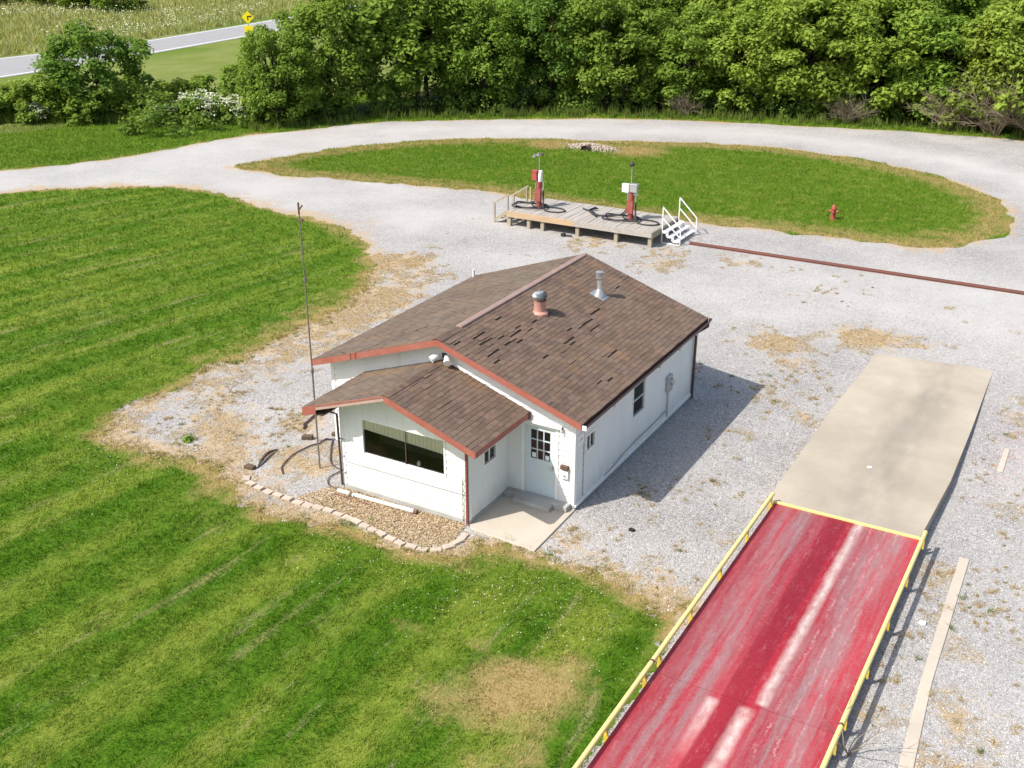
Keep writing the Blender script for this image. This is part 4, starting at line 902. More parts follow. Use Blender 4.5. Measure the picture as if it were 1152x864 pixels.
# rusty beam flush with gravel
b = MB(); x0, x1 = -6.3, 16.0
b.box((x0, 24.33, 0), (x1, 24.53, .07)); b.box((x0, 24.30, .071), (x1, 24.345, .10)); b.box((x0, 24.515, .071), (x1, 24.56, .10))
o = b.build('steel_rail', 'rust'); tag(o, 'long rusty steel channel lying across the gravel right of the white stairs', 'steel channel')
# culvert
cv = empty('culvert', (-19.74, 40.7, 0), 'dark culvert pipe mouth in stony ground at back of grass oval', 'culvert')
b = MB(); b.tube([(0, -.1, .06), (0, .9, .02)], .27, 16, cap=False); b.build('pipe', 'steel_dark', cv)
b = MB(); b.tube([(0, 0, .06), (0, .3, .05)], .25, 14); b.build('pipe_mouth', 'felt', cv)
b = MB()
for i in range(620):
    a_ = R.uniform(0, 6.28); q = R.random()**.75; x = math.cos(a_)*q*2.6; y = .9+math.sin(a_)*q*1.3
    if abs(x) < .30 and y < .0: continue
    s_ = R.uniform(.04, .13)*(1.3-q); z = .24*max(0, 1-q*1.3)
    b.prism([(x+math.cos(t)*s_*R.uniform(.6, 1.1), y+math.sin(t)*s_*R.uniform(.6, 1.1)) for t in (0, 1.2, 2.5, 3.8, 5)], 0, z+s_*R.uniform(.3, .8))
b.build('rubble', 'block', cv)['kind'] = 'stuff'
# curved edging blocks round the bed
line = smooth_poly([(-8.78, -2.72), (-8.5, -3.02), (-8.1, -3.16), (-7.4, -3.24), (-6.5, -3.27), (-5.6, -3.22), (-4.8, -3.27), (-4.0, -3.42), (-3.3, -3.56), (-2.7, -3.62), (-2.15, -3.48), (-1.86, -3.15), (-1.76, -2.7), (-1.84, -2.35)], False, .05, 0., 1)
acc = 0; last = line[0]; base_me = []
for vv in range(4):
    b = MB(); hw_ = .148; b.prism([(-hw_, -.085), (hw_*.96, -.085-.006*vv), (hw_, .08), (-hw_*.97, .085)], -.05, .065); mo = b.build('edging_block', 'block', bevel=.012); base_me.append(mo.data); bpy.data.objects.remove(mo)
proto = None; cnt = 0; ORD = 'first second third fourth fifth sixth seventh eighth ninth tenth eleventh twelfth thirteenth fourteenth fifteenth sixteenth seventeenth eighteenth nineteenth twentieth twenty-first twenty-second twenty-third twenty-fourth twenty-fifth twenty-sixth twenty-seventh twenty-eighth twenty-ninth thirtieth'.split()
for q in line[1:]:
    acc += math.hypot(q[0]-last[0], q[1]-last[1])
    if acc > .295:
        ang = math.atan2(q[1]-last[1], q[0]-last[0])
        acc = 0; cnt += 1
        o = bpy.data.objects.new('edging_block', base_me[R.randrange(4)]); C.objects.link(o)
        bm = o.modifiers.new('bevel', 'BEVEL'); bm.width = .012; bm.segments = 2
        o.location = (q[0], q[1], R.uniform(-.03, .012)); o.rotation_euler = (R.uniform(-.10, .10), R.uniform(-.07, .07), ang+R.uniform(-.12, .12)); o.scale = (R.uniform(.92, 1.02), R.uniform(.85, 1.1), 1)
        tag(o, '%s buff edging block counted from the left end of the border' % ORD[cnt-1], 'edging block', 'edging blocks around the planting bed')
    last = q
def dark(name, loc, dims, rz, label):
    b = MB(); x, y, z = dims; b.prism([(-x, -y), (x*.9, -y*.9), (x, y*.7), (-x*.8, y)], 0, z); o = b.build(name, 'darkbrick', bevel=.012); o.location = loc; o.rotation_euler.z = rz; tag(o, label, 'brick')
dark('brick', (-8.70, -.18, .0), (.17, .09, .13), .5, 'dark brown brick lying on the gravel left of the mast')
dark('brick', (-8.10, .42, .0), (.13, .08, .11), .2, 'dark brick on gravel near the office front left corner')
dark('brick', (-8.92, -2.42, .0), (.16, .10, .10), .1, 'weathered dark block at the left end of the curved edging')
b = MB(); b.tube([(-8.75, -2.3, .03), (-8.85, -2.05, .09), (-8.95, -1.75, .11), (-9.0, -1.50, .09), (-9.0, -1.2, .04)], [.02, .05, .055, .045, .02], 6)
tag(b.build('old_log', 'darkbrick', smooth=True), 'short dark rotten log edging the left side of bed', 'log')
b = MB()
pts = [(-7.88, -2.25), (-8.15, -2.0), (-8.29, -1.63), (-8.38, -1.2), (-8.36, -0.85), (-8.3, -.5), (-8.17, -0.28), (-8.2, 0.05), (-8.0, .1), (-7.8, -.2), (-7.37, -0.79), (-7.1, -1.1), (-6.83, -1.23), (-6.52, -1.24), (-6.1, -1.0)]
b.tube([(x, y, .04) for x, y in smooth_poly(pts, False, .1, 0, 1)], .020, 6)
tag(b.build('black_cable', 'brown', smooth=True), 'dark hose curling over the gravel beside the bay', 'hose')
b = MB(); b.tube([(x, y, .04) for x, y in smooth_poly([(-6.3, -.9), (-6.55, -1.3), (-6.62, -1.8), (-6.35, -2.15), (-6.0, -2.2)], False, .1, 0, 1)], .016, 6)
tag(b.build('black_cable', 'brown', smooth=True), 'short dark cable looping at the bay front left corner', 'hose')
b = MB(); b.tube([(-5.93, -2.30, .07), (-3.49, -2.21, .07)], .055, 10); b.tube([(-5.5, -2.31, .07), (-5.38, -2.30, .07)], .066, 10)
pv = b.build('drain_pipe', 'pvc', smooth=True); tag(pv, 'white plastic drain pipe lying along the foot of bay wall', 'pipe')
b = MB(); b.tube([(-3.52, -2.21, .07), (-3.42, -2.205, .07)], .07, 10); b.tube([(-5.52, -2.31, .07), (-5.42, -2.305, .07)], .07, 10); b.build('coupling', 'steel_dark', pv)
b = MB(); b.bar((-5.95, -2.44, .03), (-4.6, -2.46, .03), .03, .03); tag(b.build('iron_rod', 'rust'), 'thin rusty iron rod lying beside the white drain pipe', 'rod')
b = MB(); b.prism([(-.07, -.04), (.02, -.05), (.09, -.01), (.05, .05), (-.05, .03)], 0, .03); o = b.build('stone', 'paper', bevel=.01); o.location = (6.25, 5.7, .275); o.rotation_euler.z = .4; tag(o, 'small white scrap lying on the concrete ramp', 'stone')
b = MB(); b.prism([(-.06, -.05), (.07, -.04), (.06, .05), (-.07, .04)], 0, .06); o = b.build('stone', 'paper', bevel=.01); o.location = (8.93, -.62, 0); tag(o, 'small white stone beside the right rail of the red scale', 'stone')
b = MB(); b.prism([(-.07, -.04), (.06, -.05), (.08, .04), (-.05, .05)], 0, .07); o = b.build('stone', 'felt', bevel=.01); o.location = (1.75, -.2, 0); tag(o, 'small black stone on gravel right of the office door slab', 'stone')
# road sign beyond the trees
sg = empty('road_sign', (-73.5, 69.5, 0), 'yellow diamond warning sign above a yellow plaque beside the road', 'sign', rz=math.radians(32))
b = MB(); b.box((-.05, .02, 0), (.05, .07, 3.6)); b.build('sign_post', 'galv', sg)
b = MB(); s_ = .64; b.v = [(0, 0, 3.05-s_+.2), (s_, 0, 3.25), (0, 0, 3.25+s_), (-s_, 0, 3.25), (0, .02, 3.25-s_), (s_, .02, 3.25), (0, .02, 3.25+s_), (-s_, .02, 3.25)]
b.v[0] = (0, 0, 3.25-s_); b.f = [(0, 1, 2, 3), (7, 6, 5, 4), (0, 4, 5, 1), (1, 5, 6, 2), (2, 6, 7, 3), (3, 7, 4, 0)]; b.r = [0]*6
dsg = b.build('diamond_panel', 'sign_yellow', sg)
b = MB(); b.box((-.06, -.012, 2.95), (.06, -.004, 3.40)); b.box((-.06, -.012, 3.28), (.26, -.004, 3.40)); b.v += [(.24, -.012, 3.20), (.44, -.012, 3.34), (.24, -.012, 3.48)]; b.f.append((len(b.v)-3, len(b.v)-2, len(b.v)-1)); b.r.append(0)
b.build('arrow_mark', 'black', dsg)
b = MB(); b.box((-.45, -.005, 1.60), (.45, .018, 2.40)); b.build('plaque', 'sign_yellow', sg)

# ---------------------------------------------------------------- vegetation
def rot_frames(nrm, rs):
    n = nrm/np.linalg.norm(nrm, axis=1, keepdims=True); r = rs.normal(size=n.shape); t = np.cross(n, r); t /= np.linalg.norm(t, axis=1, keepdims=True)+1e-9
    return n, t, np.cross(n, t)
def leaves(cen, nrm, size, rs):
    """pointed leaf clumps, 4 verts each, folded a little"""
    n, t, u = rot_frames(nrm, rs); s = size[:, None]; w = s*rs.uniform(.45, .8, (len(s), 1))
    a = cen-t*s*.55; b = cen+u*w*.5-n*s*.10; c = cen+t*s*.6-n*s*.06; d = cen-u*w*.5-n*s*.10
    return np.stack([a, b, c, d], 1).reshape(-1, 3)
def dirs(n, rs):
    v = rs.normal(size=(n, 3)); return v/np.linalg.norm(v, axis=1, keepdims=True)
def crown_pts(rs, rx, rz, nb, per, size, low=-.7, br=(.17, .30)):
    D = dirs(nb*3, rs); D = D[D[:, 2] > low][:nb]; t = rs.uniform(.45, 1, (len(D), 1))**.6
    cen = D*t*np.array([rx, rx, rz]); cen += rs.normal(size=cen.shape)*rx*.06
    R_ = rs.uniform(*br, len(D))*rx
    idx = np.repeat(np.arange(len(D)), per); d = dirs(len(idx), rs); d[:, 2] = np.where((d[:, 2] < -.25) & (rs.random(len(d)) < .6), -d[:, 2], d[:, 2])
    rad = R_[idx]*rs.uniform(.45, 1.08, len(idx)); p = cen[idx]+d*rad[:, None]*np.array([1, 1, .8])
    nrm = d*.55+np.array([0, 0, .55])+rs.normal(size=d.shape)*.38
    sz = size*rs.uniform(.6, 1.35, len(idx)); rnd = np.clip(rs.random(len(idx))*.6+.4*rs.random(len(D))[idx], 0, 1)
    return p, nrm, sz, rnd, cen
def tree_proto(name, seed, height, rx, nb, per, size, leafm, base=.30, label=None, cat='tree', low=-.75, bark='bark', multi=1):
    rs = np.random.default_rng(seed); rr = random.Random(seed); rz = height*(1-base)/1.75; zc = height-rz*.98
    t = empty(name)
    p, n, s, rnd, cen = crown_pts(rs, rx, rz, nb, per, size, low); p[:, 2] += zc; p[:, 2] = np.maximum(p[:, 2], .15)
    cr = np_mesh('crown', leaves(p, n, s, rs), 4, leafm, rnd=rnd, parent=t)
    b = MB()
    for m_ in range(multi):
        ox, oy = (rr.uniform(-.3, .3), rr.uniform(-.3, .3)) if multi > 1 else (0, 0)
        top = Vector((ox*4, oy*4, height*.72)); r0 = height*.020/(multi**.4)
        tr_ = [Vector((ox, oy, -.1)), Vector((ox*1.6+rr.uniform(-.1, .1), oy*1.6, height*.22)), Vector((ox*2.6, oy*2.6+rr.uniform(-.2, .2), height*.47)), top]
        b.tube(tr_, [r0*1.25, r0, r0*.7, r0*.25], 8)
        for i in range(10):
            c_ = Vector(cen[rr.randrange(len(cen))]); c_.z += zc; f = rr.uniform(.25, .8); seg = tr_[1].lerp(tr_[3], f*.8)
            mid = seg.lerp(c_, .5)+Vector((0, 0, -.15)); b.tube([seg, mid, c_], [r0*.42, r0*.25, r0*.08], 6)
    b.build('trunk', bark, t, smooth=True)
    return t
def copy_tree(o):
    c = o.copy(); C.objects.link(c)
    for ch in list(o.children):
        d = ch.copy(); C.objects.link(d); d.parent = c
    return c
used = set()
def place(proto, loc, sc_, rz, label, group, cat='tree', sxy=None):
    o = proto if id(proto) not in used else copy_tree(proto); used.add(id(proto))
    o.location = loc; o.rotation_euler = (0, 0, rz); k_ = sxy or sc_; o.scale = (k_, k_, sc_)
    tag(o, label, cat, group); return o
LB = 1.0
TA = tree_proto('broadleaf_tree', 21, 9.0, 3.7, 110, 190, .28, 'leaf', .10)
TB = tree_proto('broadleaf_tree', 22, 9.5, 4.1, 115, 190, .30, 'leaf_yellow', .10)
TC = tree_proto('broadleaf_tree', 23, 8.6, 3.4, 100, 200, .24, 'leaf', .08, multi=2)
TD = tree_proto('broadleaf_tree', 24, 10.0, 3.9, 105, 185, .28, 'leaf_dark', .15)
TE = tree_proto('broadleaf_tree', 25, 7.4, 3.6, 100, 180, .26, 'leaf', .18, multi=2)
npl = [Vector((x, y, 0)) for x, y in NORTH]; cum = [0]
for a_, b_ in zip(npl[:-1], npl[1:]): cum.append(cum[-1]+(b_-a_).length)
def along_north(s, off_):
    for i in range(len(npl)-1):
        if cum[i+1] >= s: break
    d = (npl[i+1]-npl[i]).normalized(); q = npl[i]+d*(s-cum[i]); return q+Vector((-d.y, d.x, 0))*off_
def s_at(x):
    for i in range(len(npl)-1):
        if npl[i].x <= x <= npl[i+1].x: return cum[i]+(x-npl[i].x)/(npl[i+1].x-npl[i].x)*(cum[i+1]-cum[i])
# front row, left to right: (x of the drive edge point, offset, proto, scale, label)
FR = [(-39.6, 3.2, TC, .80, 'leftmost tree of the tree line, just right of the yellow road sign'),
      (-37.6, 5.0, TA, 1.0, 'rounded tree second from the left end of the tree line'),
      (-34.4, 5.6, TE, 1.30, 'mid green tree third from the left in front row, pale gap beside it'),
      (-30.6, 4.8, TC, 1.0, 'multi-stemmed tree behind the drive, fourth from left in front row'),
      (-26.6, 5.8, TD, .90, 'deep green tree of the front row above the left part of the oval'),
      (-22.6, 4.9, TC, 1.08, 'fine leaved tree of the front row behind the culvert'),
      (-18.3, 4.8, TA, .80, 'low bright tree of front row just right of the culvert'),
      (-14.6, 5.2, TB, .84, 'yellow green tree of the front row left of the biggest one'),
      (-10.0, 5.4, TB, 1.02, 'biggest bright tree of front row with layered leaf clumps'),
      (-5.4, 5.2, TB, .95, 'bright tree of front row, right neighbour of the biggest one'),
      (-1.4, 5.0, TA, 1.0, 'green tree of the front row behind the left side of the bare bush'),
      (2.6, 3.6, TB, .98, 'yellow green tree at right edge above the bare bush'),
      (8.6, 6.0, TA, 1.0, 'last tree at right end of the front row')]
for x, of, pr, sc_, lab in FR:
    q = along_north(s_at(x), of); place(pr, q, sc_, R.uniform(0, 6.28), lab, 'trees of the front row beyond the drive', sxy=sc_*R.uniform(.98, 1.12))
words = ['first', 'second', 'third', 'fourth', 'fifth', 'sixth', 'seventh', 'eighth', 'ninth', 'tenth', 'eleventh', 'twelfth']
for i, (x, sc_) in enumerate([(-33.6, .85), (-29.4, 1.0), (-25, 1.05), (-20.6, 1.05), (-16.2, 1.1), (-11.8, 1.05), (-7.4, 1.15), (-3, 1.1), (1.6, 1.1), (6.4, 1.1)]):
    q = along_north(s_at(x), 10.5+R.uniform(-.8, .8)); place((TD, TA, TD, TC, TB)[i % 5], q, sc_, R.uniform(0, 6.28), '%s tree from the left in the second row, its top showing between front trees' % words[i], 'trees of the second row')
for i, (x, sc_) in enumerate([(-25, 1.1), (-19, 1.15), (-13, 1.15), (-7, 1.2), (-1, 1.15), (5, 1.2)]):
    q = along_north(s_at(x), 16.5+R.uniform(-1, 1)); place((TA, TD, TB)[i % 3], q, sc_, R.uniform(0, 6.28), '%s tree from the left in the rearmost row of the tree line' % words[i], 'trees of the rearmost row')
# lone spreading tree at left and lower bushes
TL = tree_proto('broadleaf_tree', 31, 6.6, 3.3, 60, 150, .27, 'leaf_dark', .28)
place(TL, (-55.6, 33.8, 0), 1, .6, 'lone dark spreading tree at upper left in front of the road', 'trees at the upper left', sxy=1.1)
BA = tree_proto('green_bush', 41, 3.0, 2.0, 45, 110, .25, 'leaf', .0, low=-.6); BB = tree_proto('green_bush', 42, 2.6, 2.0, 45, 110, .24, 'leaf_yellow', .0, low=-.6)
BU = [(-62.6, 30.2, BB, 1.0, 'light bush at the far left edge under the road'), (-59.9, 32.2, BB, 1.05, 'yellow green bush left of the lone dark tree'), (-58.2, 31.0, BA, 1.0, 'small green bush directly in front left of the lone tree'),
      (-55.0, 31.8, BA, .8, 'low dark bush at foot of the lone tree'), (-53.0, 35.2, BB, 1.0, 'yellowish bush right of the lone dark tree'), (-49.4, 40.6, BA, 1.05, 'tall green bush behind the white blossoming shrub'), (-52.8, 39.0, BB, .9, 'low bush left of the white blossoming shrub'),
      (-46.3, 41.3, BA, 1.05, 'green bush between the white shrub and the tree line'), (-45.2, 38.6, BA, .7, 'small bush right of the white blossoming shrub'), (-44.2, 39.6, BB, 1.0, 'bush at the foot of the leftmost tree-line tree'), (-61.5, 27.8, BA, .8, 'low bush at far left beside the mown verge')]
for x, y, pr, sc_, lab in BU: place(pr, (x, y, 0), sc_, R.uniform(0, 6.28), lab, 'bushes at the upper left', 'bush', sxy=sc_*1.15)
for x, of, sc_, lab in ((3.2, 3.0, 1.75, 'big yellow green bush draping over the bare bush at right edge'), (.6, 3.2, 1.35, 'yellow green bush behind the left part of the bare brown bush')):
    q = along_north(s_at(x), of); place(BB, q, sc_, R.uniform(0, 6), lab, 'bushes over the bare bush', 'bush', sxy=sc_*1.05)
# white blossoming shrubs
def blossom(t, n, rx, h, seed, size=.16):
    rs = np.random.default_rng(seed); k_ = n//9; c_ = np.stack([rs.uniform(-rx, rx, k_), rs.uniform(-rx, rx, k_)*.7, h+rs.uniform(-.5, .25, k_)], 1); c_[:, 2] -= .35*(np.hypot(c_[:, 0], c_[:, 1])/rx)**2*h
    c_ = np.repeat(c_, 9, 0)+rs.normal(size=(k_*9, 3))*np.array([.12, .12, .03]); nn = np.array([[0, 0, 1.]])+rs.normal(size=c_.shape)*.4
    np_mesh('blossom', leaves(c_, nn, rs.uniform(.5, 1.1, len(c_))*size, rs), 4, 'blossom', rnd=rs.random(len(c_)), parent=t)
for x, y, sc_, lab in ((-48.0, 36.2, 1.0, 'shrub covered in cream white blossom in front of the bushes'), (-46.0, 37.3, .85, 'smaller shrub with cream blossom right of the largest white one'), (-58.0, 30.2, .7, 'low blossoming shrub in front left of the lone dark tree'), (-50.8, 35.0, .62, 'low blossoming shrub right of the lone dark tree'), (-62.0, 28.2, .9, 'blossoming shrub with white heads at far left edge')):
    t = tree_proto('blossoming_shrub', int(-x*10+y), 1.9, 1.6, 30, 100, .22, 'leaf', 0., low=-.5); used.add(id(t)); t.location = (x, y, 0); t.scale = (sc_*1.1, sc_, sc_)
    blossom(t, 1500, 1.7, 2.0, 5, .2); tag(t, lab, 'shrub', 'blossoming shrubs at the upper left')
# dark shrubs in the meadow beyond the road
for x, y, sc_, lab in ((-148, 96, 1.9, 'big dark shrub at the top left corner beyond the road'), (-134, 96, 1.5, 'dark shrub beside the top left corner one'), (-127, 95, 1.2, 'third dark shrub of the clump beyond the road'), (-119, 93, 1.0, 'rightmost dark shrub of the clump beyond road')):
    place(BA, (x, y, 0), sc_*1.3, R.uniform(0, 6), lab, 'shrubs in the meadow beyond the road', 'shrub', sxy=sc_*1.9)
# bare brown bush at the right
def bare_bush(seed, h, rad, n):
    rr = random.Random(seed); b = MB()
    for i in range(n):
        a_ = rr.uniform(0, 6.28); r0 = rr.uniform(0, rad*.35); tilt = rr.uniform(.05, .75); p = Vector((math.cos(a_)*r0, math.sin(a_)*r0, 0)); d = Vector((math.cos(a_)*tilt, math.sin(a_)*tilt, 1.0)).normalized()
        L_ = rr.uniform(.5, 1.)*h; pts = [p]; k_ = 6
        for j in range(k_):
            d = (d+Vector((rr.uniform(-.35, .35), rr.uniform(-.35, .35), -.16*tilt))).normalized(); p = p+d*L_/k_; pts.append(p)
            if j > 1:
                for _ in range(2):
                    q = p; dd = (d+Vector((rr.uniform(-1, 1), rr.uniform(-1, 1), rr.uniform(-.5, .6)))).normalized(); pp = [q]
                    for __ in range(3): dd = (dd+Vector((rr.uniform(-.4, .4), rr.uniform(-.4, .4), rr.uniform(-.3, .3)))).normalized(); q = q+dd*h*.09; pp.append(q)
                    b.tube(pp, [.022, .018, .013, .008], 4, cap=False)
        b.tube(pts, [.04, .034, .028, .023, .018, .014, .01], 5, cap=False)
    return b
for x, of, sc_, sd_, lab in ((1.9, 1.2, .82, 51, 'bare brown tangled bush at the right edge under green trees'), (-.7, 1.5, .62, 52, 'smaller bare brown bush left of the big bare one'), (4.6, 1.2, .85, 53, 'bare bush furthest right at the picture edge'), (-7.2, 2.0, .38, 54, 'small dead twiggy bush at the foot of the front row trees'), (-18.2, 2.2, .35, 55, 'low dead twig pile at the drive edge right of culvert')):
    q = along_north(s_at(x), of); t = empty('bare_bush', q, lab, 'bush', 'bare brown bushes'); t.scale = (sc_*1.15, sc_*1.15, sc_)
    bare_bush(sd_, 5.2, 1.5, 60).build('branches', 'twig', t)
# undergrowth: one dark mass along the foot of the trees
rs = np.random.default_rng(77); cs = []
for i in range(620):
    s_ = rs.uniform(cum[6]-1, s_at(14)); of = rs.uniform(2.6, 9.5); q = along_north(s_, of); cs.append((q.x, q.y, rs.uniform(.2, 1.9)*(.5+.5*min(1, (of-2)/3)), rs.uniform(.45, .9)))
for i in range(130): 
    t_ = rs.random(); cs.append((-64+t_*19+rs.normal()*.3, 27.5+t_*10+rs.uniform(0, 5), rs.uniform(.2, 1.1), rs.uniform(.4, .7)))
cs = np.array(cs); per = 75; idx = np.repeat(np.arange(len(cs)), per); d = dirs(len(idx), rs); pp = cs[idx, :3]+d*cs[idx, 3:4]*rs.uniform(.4, 1, (len(idx), 1)); pp[:, 2] = np.maximum(pp[:, 2], .08)
o = np_mesh('undergrowth', leaves(pp, d*.6+np.array([0, 0, .6])+rs.normal(size=d.shape)*.35, rs.uniform(.14, .34, len(idx)), rs), 4, 'leaf_dark', rnd=rs.random(len(idx)))
tag(o, 'dark leafy undergrowth along the foot of the tree line', 'undergrowth', kind='stuff')

def blades(P_, h, w, lean, rs, jit=.5):
    """triangular blades: P_ (n,2) base; h,w arrays; lean (n,2) horizontal offset of the tip"""
    n = len(P_); a_ = rs.uniform(0, math.pi, n); c_, s_ = np.cos(a_)*w/2, np.sin(a_)*w/2; z0 = np.full(n, .0)
    A = np.stack([P_[:, 0]-c_, P_[:, 1]-s_, z0], 1); B = np.stack([P_[:, 0]+c_, P_[:, 1]+s_, z0], 1)
    T = np.stack([P_[:, 0]+lean[:, 0]+rs.normal(size=n)*h*jit, P_[:, 1]+lean[:, 1]+rs.normal(size=n)*h*jit, h], 1)
    return np.stack([A, B, T], 1).reshape(-1, 3)
def scatter(n, lo, hi, keep, rs):
    P_ = np.stack([rs.uniform(lo[0], hi[0], n), rs.uniform(lo[1], hi[1], n)], 1); return P_[keep(P_)]
camxy = np.array([11.09, -22.67])
def fine_mask(P_):              # masks looked up on a fine grid (fast for many blades)
    return mask_of(P_)
# near lawn
rs = np.random.default_rng(5)
parts = []
def keep_lawn(P_):
    r = np.hypot(*(P_-camxy).T); dens = np.clip((21/r)**2, 0, 1); return (rs.random(len(P_)) < dens) & (~inside(P_, GR))
P1 = scatter(1500000, (-44, -16), (4.3, 21), keep_lawn, rs)
bed_in = inside(P1, [(-9.3, -2.4), (-8.9, -3.2), (-7.6, -3.5), (-5, -3.5), (-2.6, -3.85), (-1.7, -3.6), (-1.5, -2.2), (0, -2.2), (0, 0), (-9, 0)]); P1 = P1[~bed_in]
ev = np.array(edge_s); ev = ev[(ev[:, 0] > -17) & (ev[:, 1] > -16) & (ev[:, 1] < 13)]; ei = rs.integers(0, len(ev), 2400); cr_ = np.repeat(ev[ei]+rs.normal(size=(2400, 2))*.16, 14, 0); cr_ = cr_+rs.normal(size=cr_.shape)*.05
P1 = np.concatenate([P1, cr_[inside(cr_, GR) & (cr_[:, 0] < 4.4)]])
cln = np.array([noise.noise(Vector((x*2.1, y*2.1, 1.)))+.7*noise.noise(Vector((x*5.5, y*5.5, 4.))) for x, y in P1])
r1 = np.hypot(*(P1-camxy).T); sc1 = np.clip(r1/21, 1, 3)
u_ = P1[:, 0]/(1-.008*P1[:, 1]); sgn = np.sign(np.sin(u_*2*math.pi/2.35))
m1 = fine_mask(P1); h1 = rs.uniform(.035, .095, len(P1))*np.clip(1+1.3*cln, .35, 2.0)*(1+.3*(sc1-1))*(1-.45*np.clip(m1[:, 0], 0, 1)); w1 = rs.uniform(.012, .022, len(P1))*sc1
lean = np.stack([sgn*.08*.03, sgn*.03], 1)*m1[:, 3:4]
o = np_mesh('lawn_grass', blades(P1, h1, w1, lean, rs), 3, 'blades', rnd=rs.random(len(P1)), mask=m1); tag(o, 'mown green grass of the front lawn', 'grass', kind='stuff')
# oval and verge along the trees
P2 = scatter(200000, (-37, 25.5), (6.5, 48), lambda q: inside(q, oval_s), rs)
P3 = scatter(420000, (-64, 12), (14, 64), lambda q: (north_off(q) > .1) & (north_off(q) < np.where(q[:, 0] < -43, 15, 4.5)), rs)
for nm, Pq, hh, ww, lab in (('island_grass', P2, (.05, .13), (.03, .06), 'mown grass on the oval island'), ('verge_grass', P3, (.05, .20), (.03, .07), 'taller grass verge between the drive and the trees')):
    mq = fine_mask(Pq); o = np_mesh(nm, blades(Pq, rs.uniform(*hh, len(Pq)), rs.uniform(*ww, len(Pq)), np.zeros((len(Pq), 2)), rs), 3, 'blades', rnd=rs.random(len(Pq)), mask=mq); tag(o, lab, 'grass', kind='stuff')
# tall weeds at the drive edge
P4 = []
for i in range(340):
    s_ = rs.uniform(cum[7], s_at(10)); q = along_north(s_, rs.uniform(.7, 2.6)); P4 += [(q.x+rs.normal()*.12, q.y+rs.normal()*.12) for _ in range(14)]
for i in range(420):
    t_ = rs.random(); P4 += [(-64+t_*20+rs.normal()*.3, 26.3+t_*10.5+rs.uniform(0, 1.6)+rs.normal()*.1) for _ in range(18)]
P4 = np.array(P4); o = np_mesh('tall_weeds', blades(P4, rs.uniform(.25, .8, len(P4)), rs.uniform(.05, .10, len(P4)), np.zeros((len(P4), 2)), rs, .16), 3, 'weed', rnd=rs.random(len(P4))); tag(o, 'tall leafy weeds standing at the edge of the drive', 'weeds', kind='stuff')
# meadow beyond the road, with cream umbels
P5 = scatter(260000, (-210, 20), (-89, 200), lambda q: side_of(q, ROADF) < -.8, rs); P5 = P5[rs.random(len(P5)) < np.clip((110/np.hypot(*(P5-camxy).T))**2, 0, 1)]
o = np_mesh('meadow_grass', blades(P5, rs.uniform(.3, .9, len(P5)), rs.uniform(.12, .28, len(P5)), np.zeros((len(P5), 2)), rs, .3), 3, 'meadow', rnd=rs.random(len(P5))); tag(o, 'tall pale meadow grass beyond the road', 'grass', kind='stuff')
cc = np.array([(-92.5, 66), (-93, 72), (-94, 79), (-95, 86), (-104, 88), (-110, 84), (-118, 84), (-123, 80), (-128, 82), (-98, 70), (-100, 98)]); ci = rs.integers(0, len(cc), 900)
c3 = np.stack([cc[ci, 0]+rs.normal(size=900)*1.6, cc[ci, 1]+rs.normal(size=900)*2.8, rs.uniform(.7, 1.5, 900)], 1); c3 = c3[side_of(c3[:, :2], ROADF) < -1]
c4 = np.repeat(c3, 2, 0)+rs.normal(size=(len(c3)*2, 3))*.2; nn = np.array([[0, 0, 1.]])+rs.normal(size=c4.shape)*.5
o = np_mesh('white_wildflowers', leaves(c4, nn, rs.uniform(.10, .24, len(c4)), rs), 4, 'blossom', rnd=rs.random(len(c4))); tag(o, 'cream white wildflower heads in the meadow beyond the road', 'flowers', kind='stuff')
# clover heads in the lawn
cl = np.array([(-1, -4.6), (.6, -3.9), (2.4, -3.8), (2.6, -5), (-3.2, -4.8), (-14, -3.6), (-17, .6), (-18, 3.5), (-17.5, 7), (-20, 12), (-12, -4.4), (-21, -1), (-24, 5)]); ci = rs.integers(0, len(cl), 1500)
c3 = np.stack([cl[ci, 0]+rs.normal(size=1500)*1.3, cl[ci, 1]+rs.normal(size=1500)*.9, rs.uniform(.06, .10, 1500)], 1); c3 = c3[~inside(c3[:, :2], GR)]
o = np_mesh('clover_flowers', leaves(c3, np.array([[0, 0, 1.]])+rs.normal(size=c3.shape)*.3, rs.uniform(.02, .036, len(c3)), rs), 4, 'blossom', rnd=rs.random(len(c3))); tag(o, 'small white clover flowers dotting the lawn', 'flowers', kind='stuff')
# dry straw on gravel edges and patches
P6 = scatter(900000, (-18, -6), (11.5, 24), lambda q: inside(q, GR), rs)
keep_out = lambda q: (inside(q, [(-HW, 0), (0, 0), (0, HL), (-HW, HL)]) | inside(q, [(BX0, -DB), (BX1, -DB), (BX1, 0), (BX0, 0)]) | inside(q, [(4.3, -30), (8.4, -30), (8.4, 15.9), (4.3, 15.9)]) | inside(q, [(-1.95, -2.3), (.1, -2.3), (.1, 0), (-1.95, 0)]))
P6 = P6[~keep_out(P6)]; m6 = fine_mask(P6); nz = np.array([noise.noise(Vector((x*1.3, y*1.3, 3.)))+.6*noise.noise(Vector((x*4, y*4, 8.))) for x, y in P6])
P6 = P6[(m6[:, 0]+nz*.65 > .46) & (rs.random(len(P6)) < .75)]
hh = rs.uniform(.01, .05, len(P6)); sc6 = np.clip(np.hypot(*(P6-camxy).T)/22, 1, 2)
an = rs.uniform(0, 6.28, len(P6)); le = np.stack([np.cos(an), np.sin(an)], 1)*rs.uniform(.03, .12, (len(P6), 1))
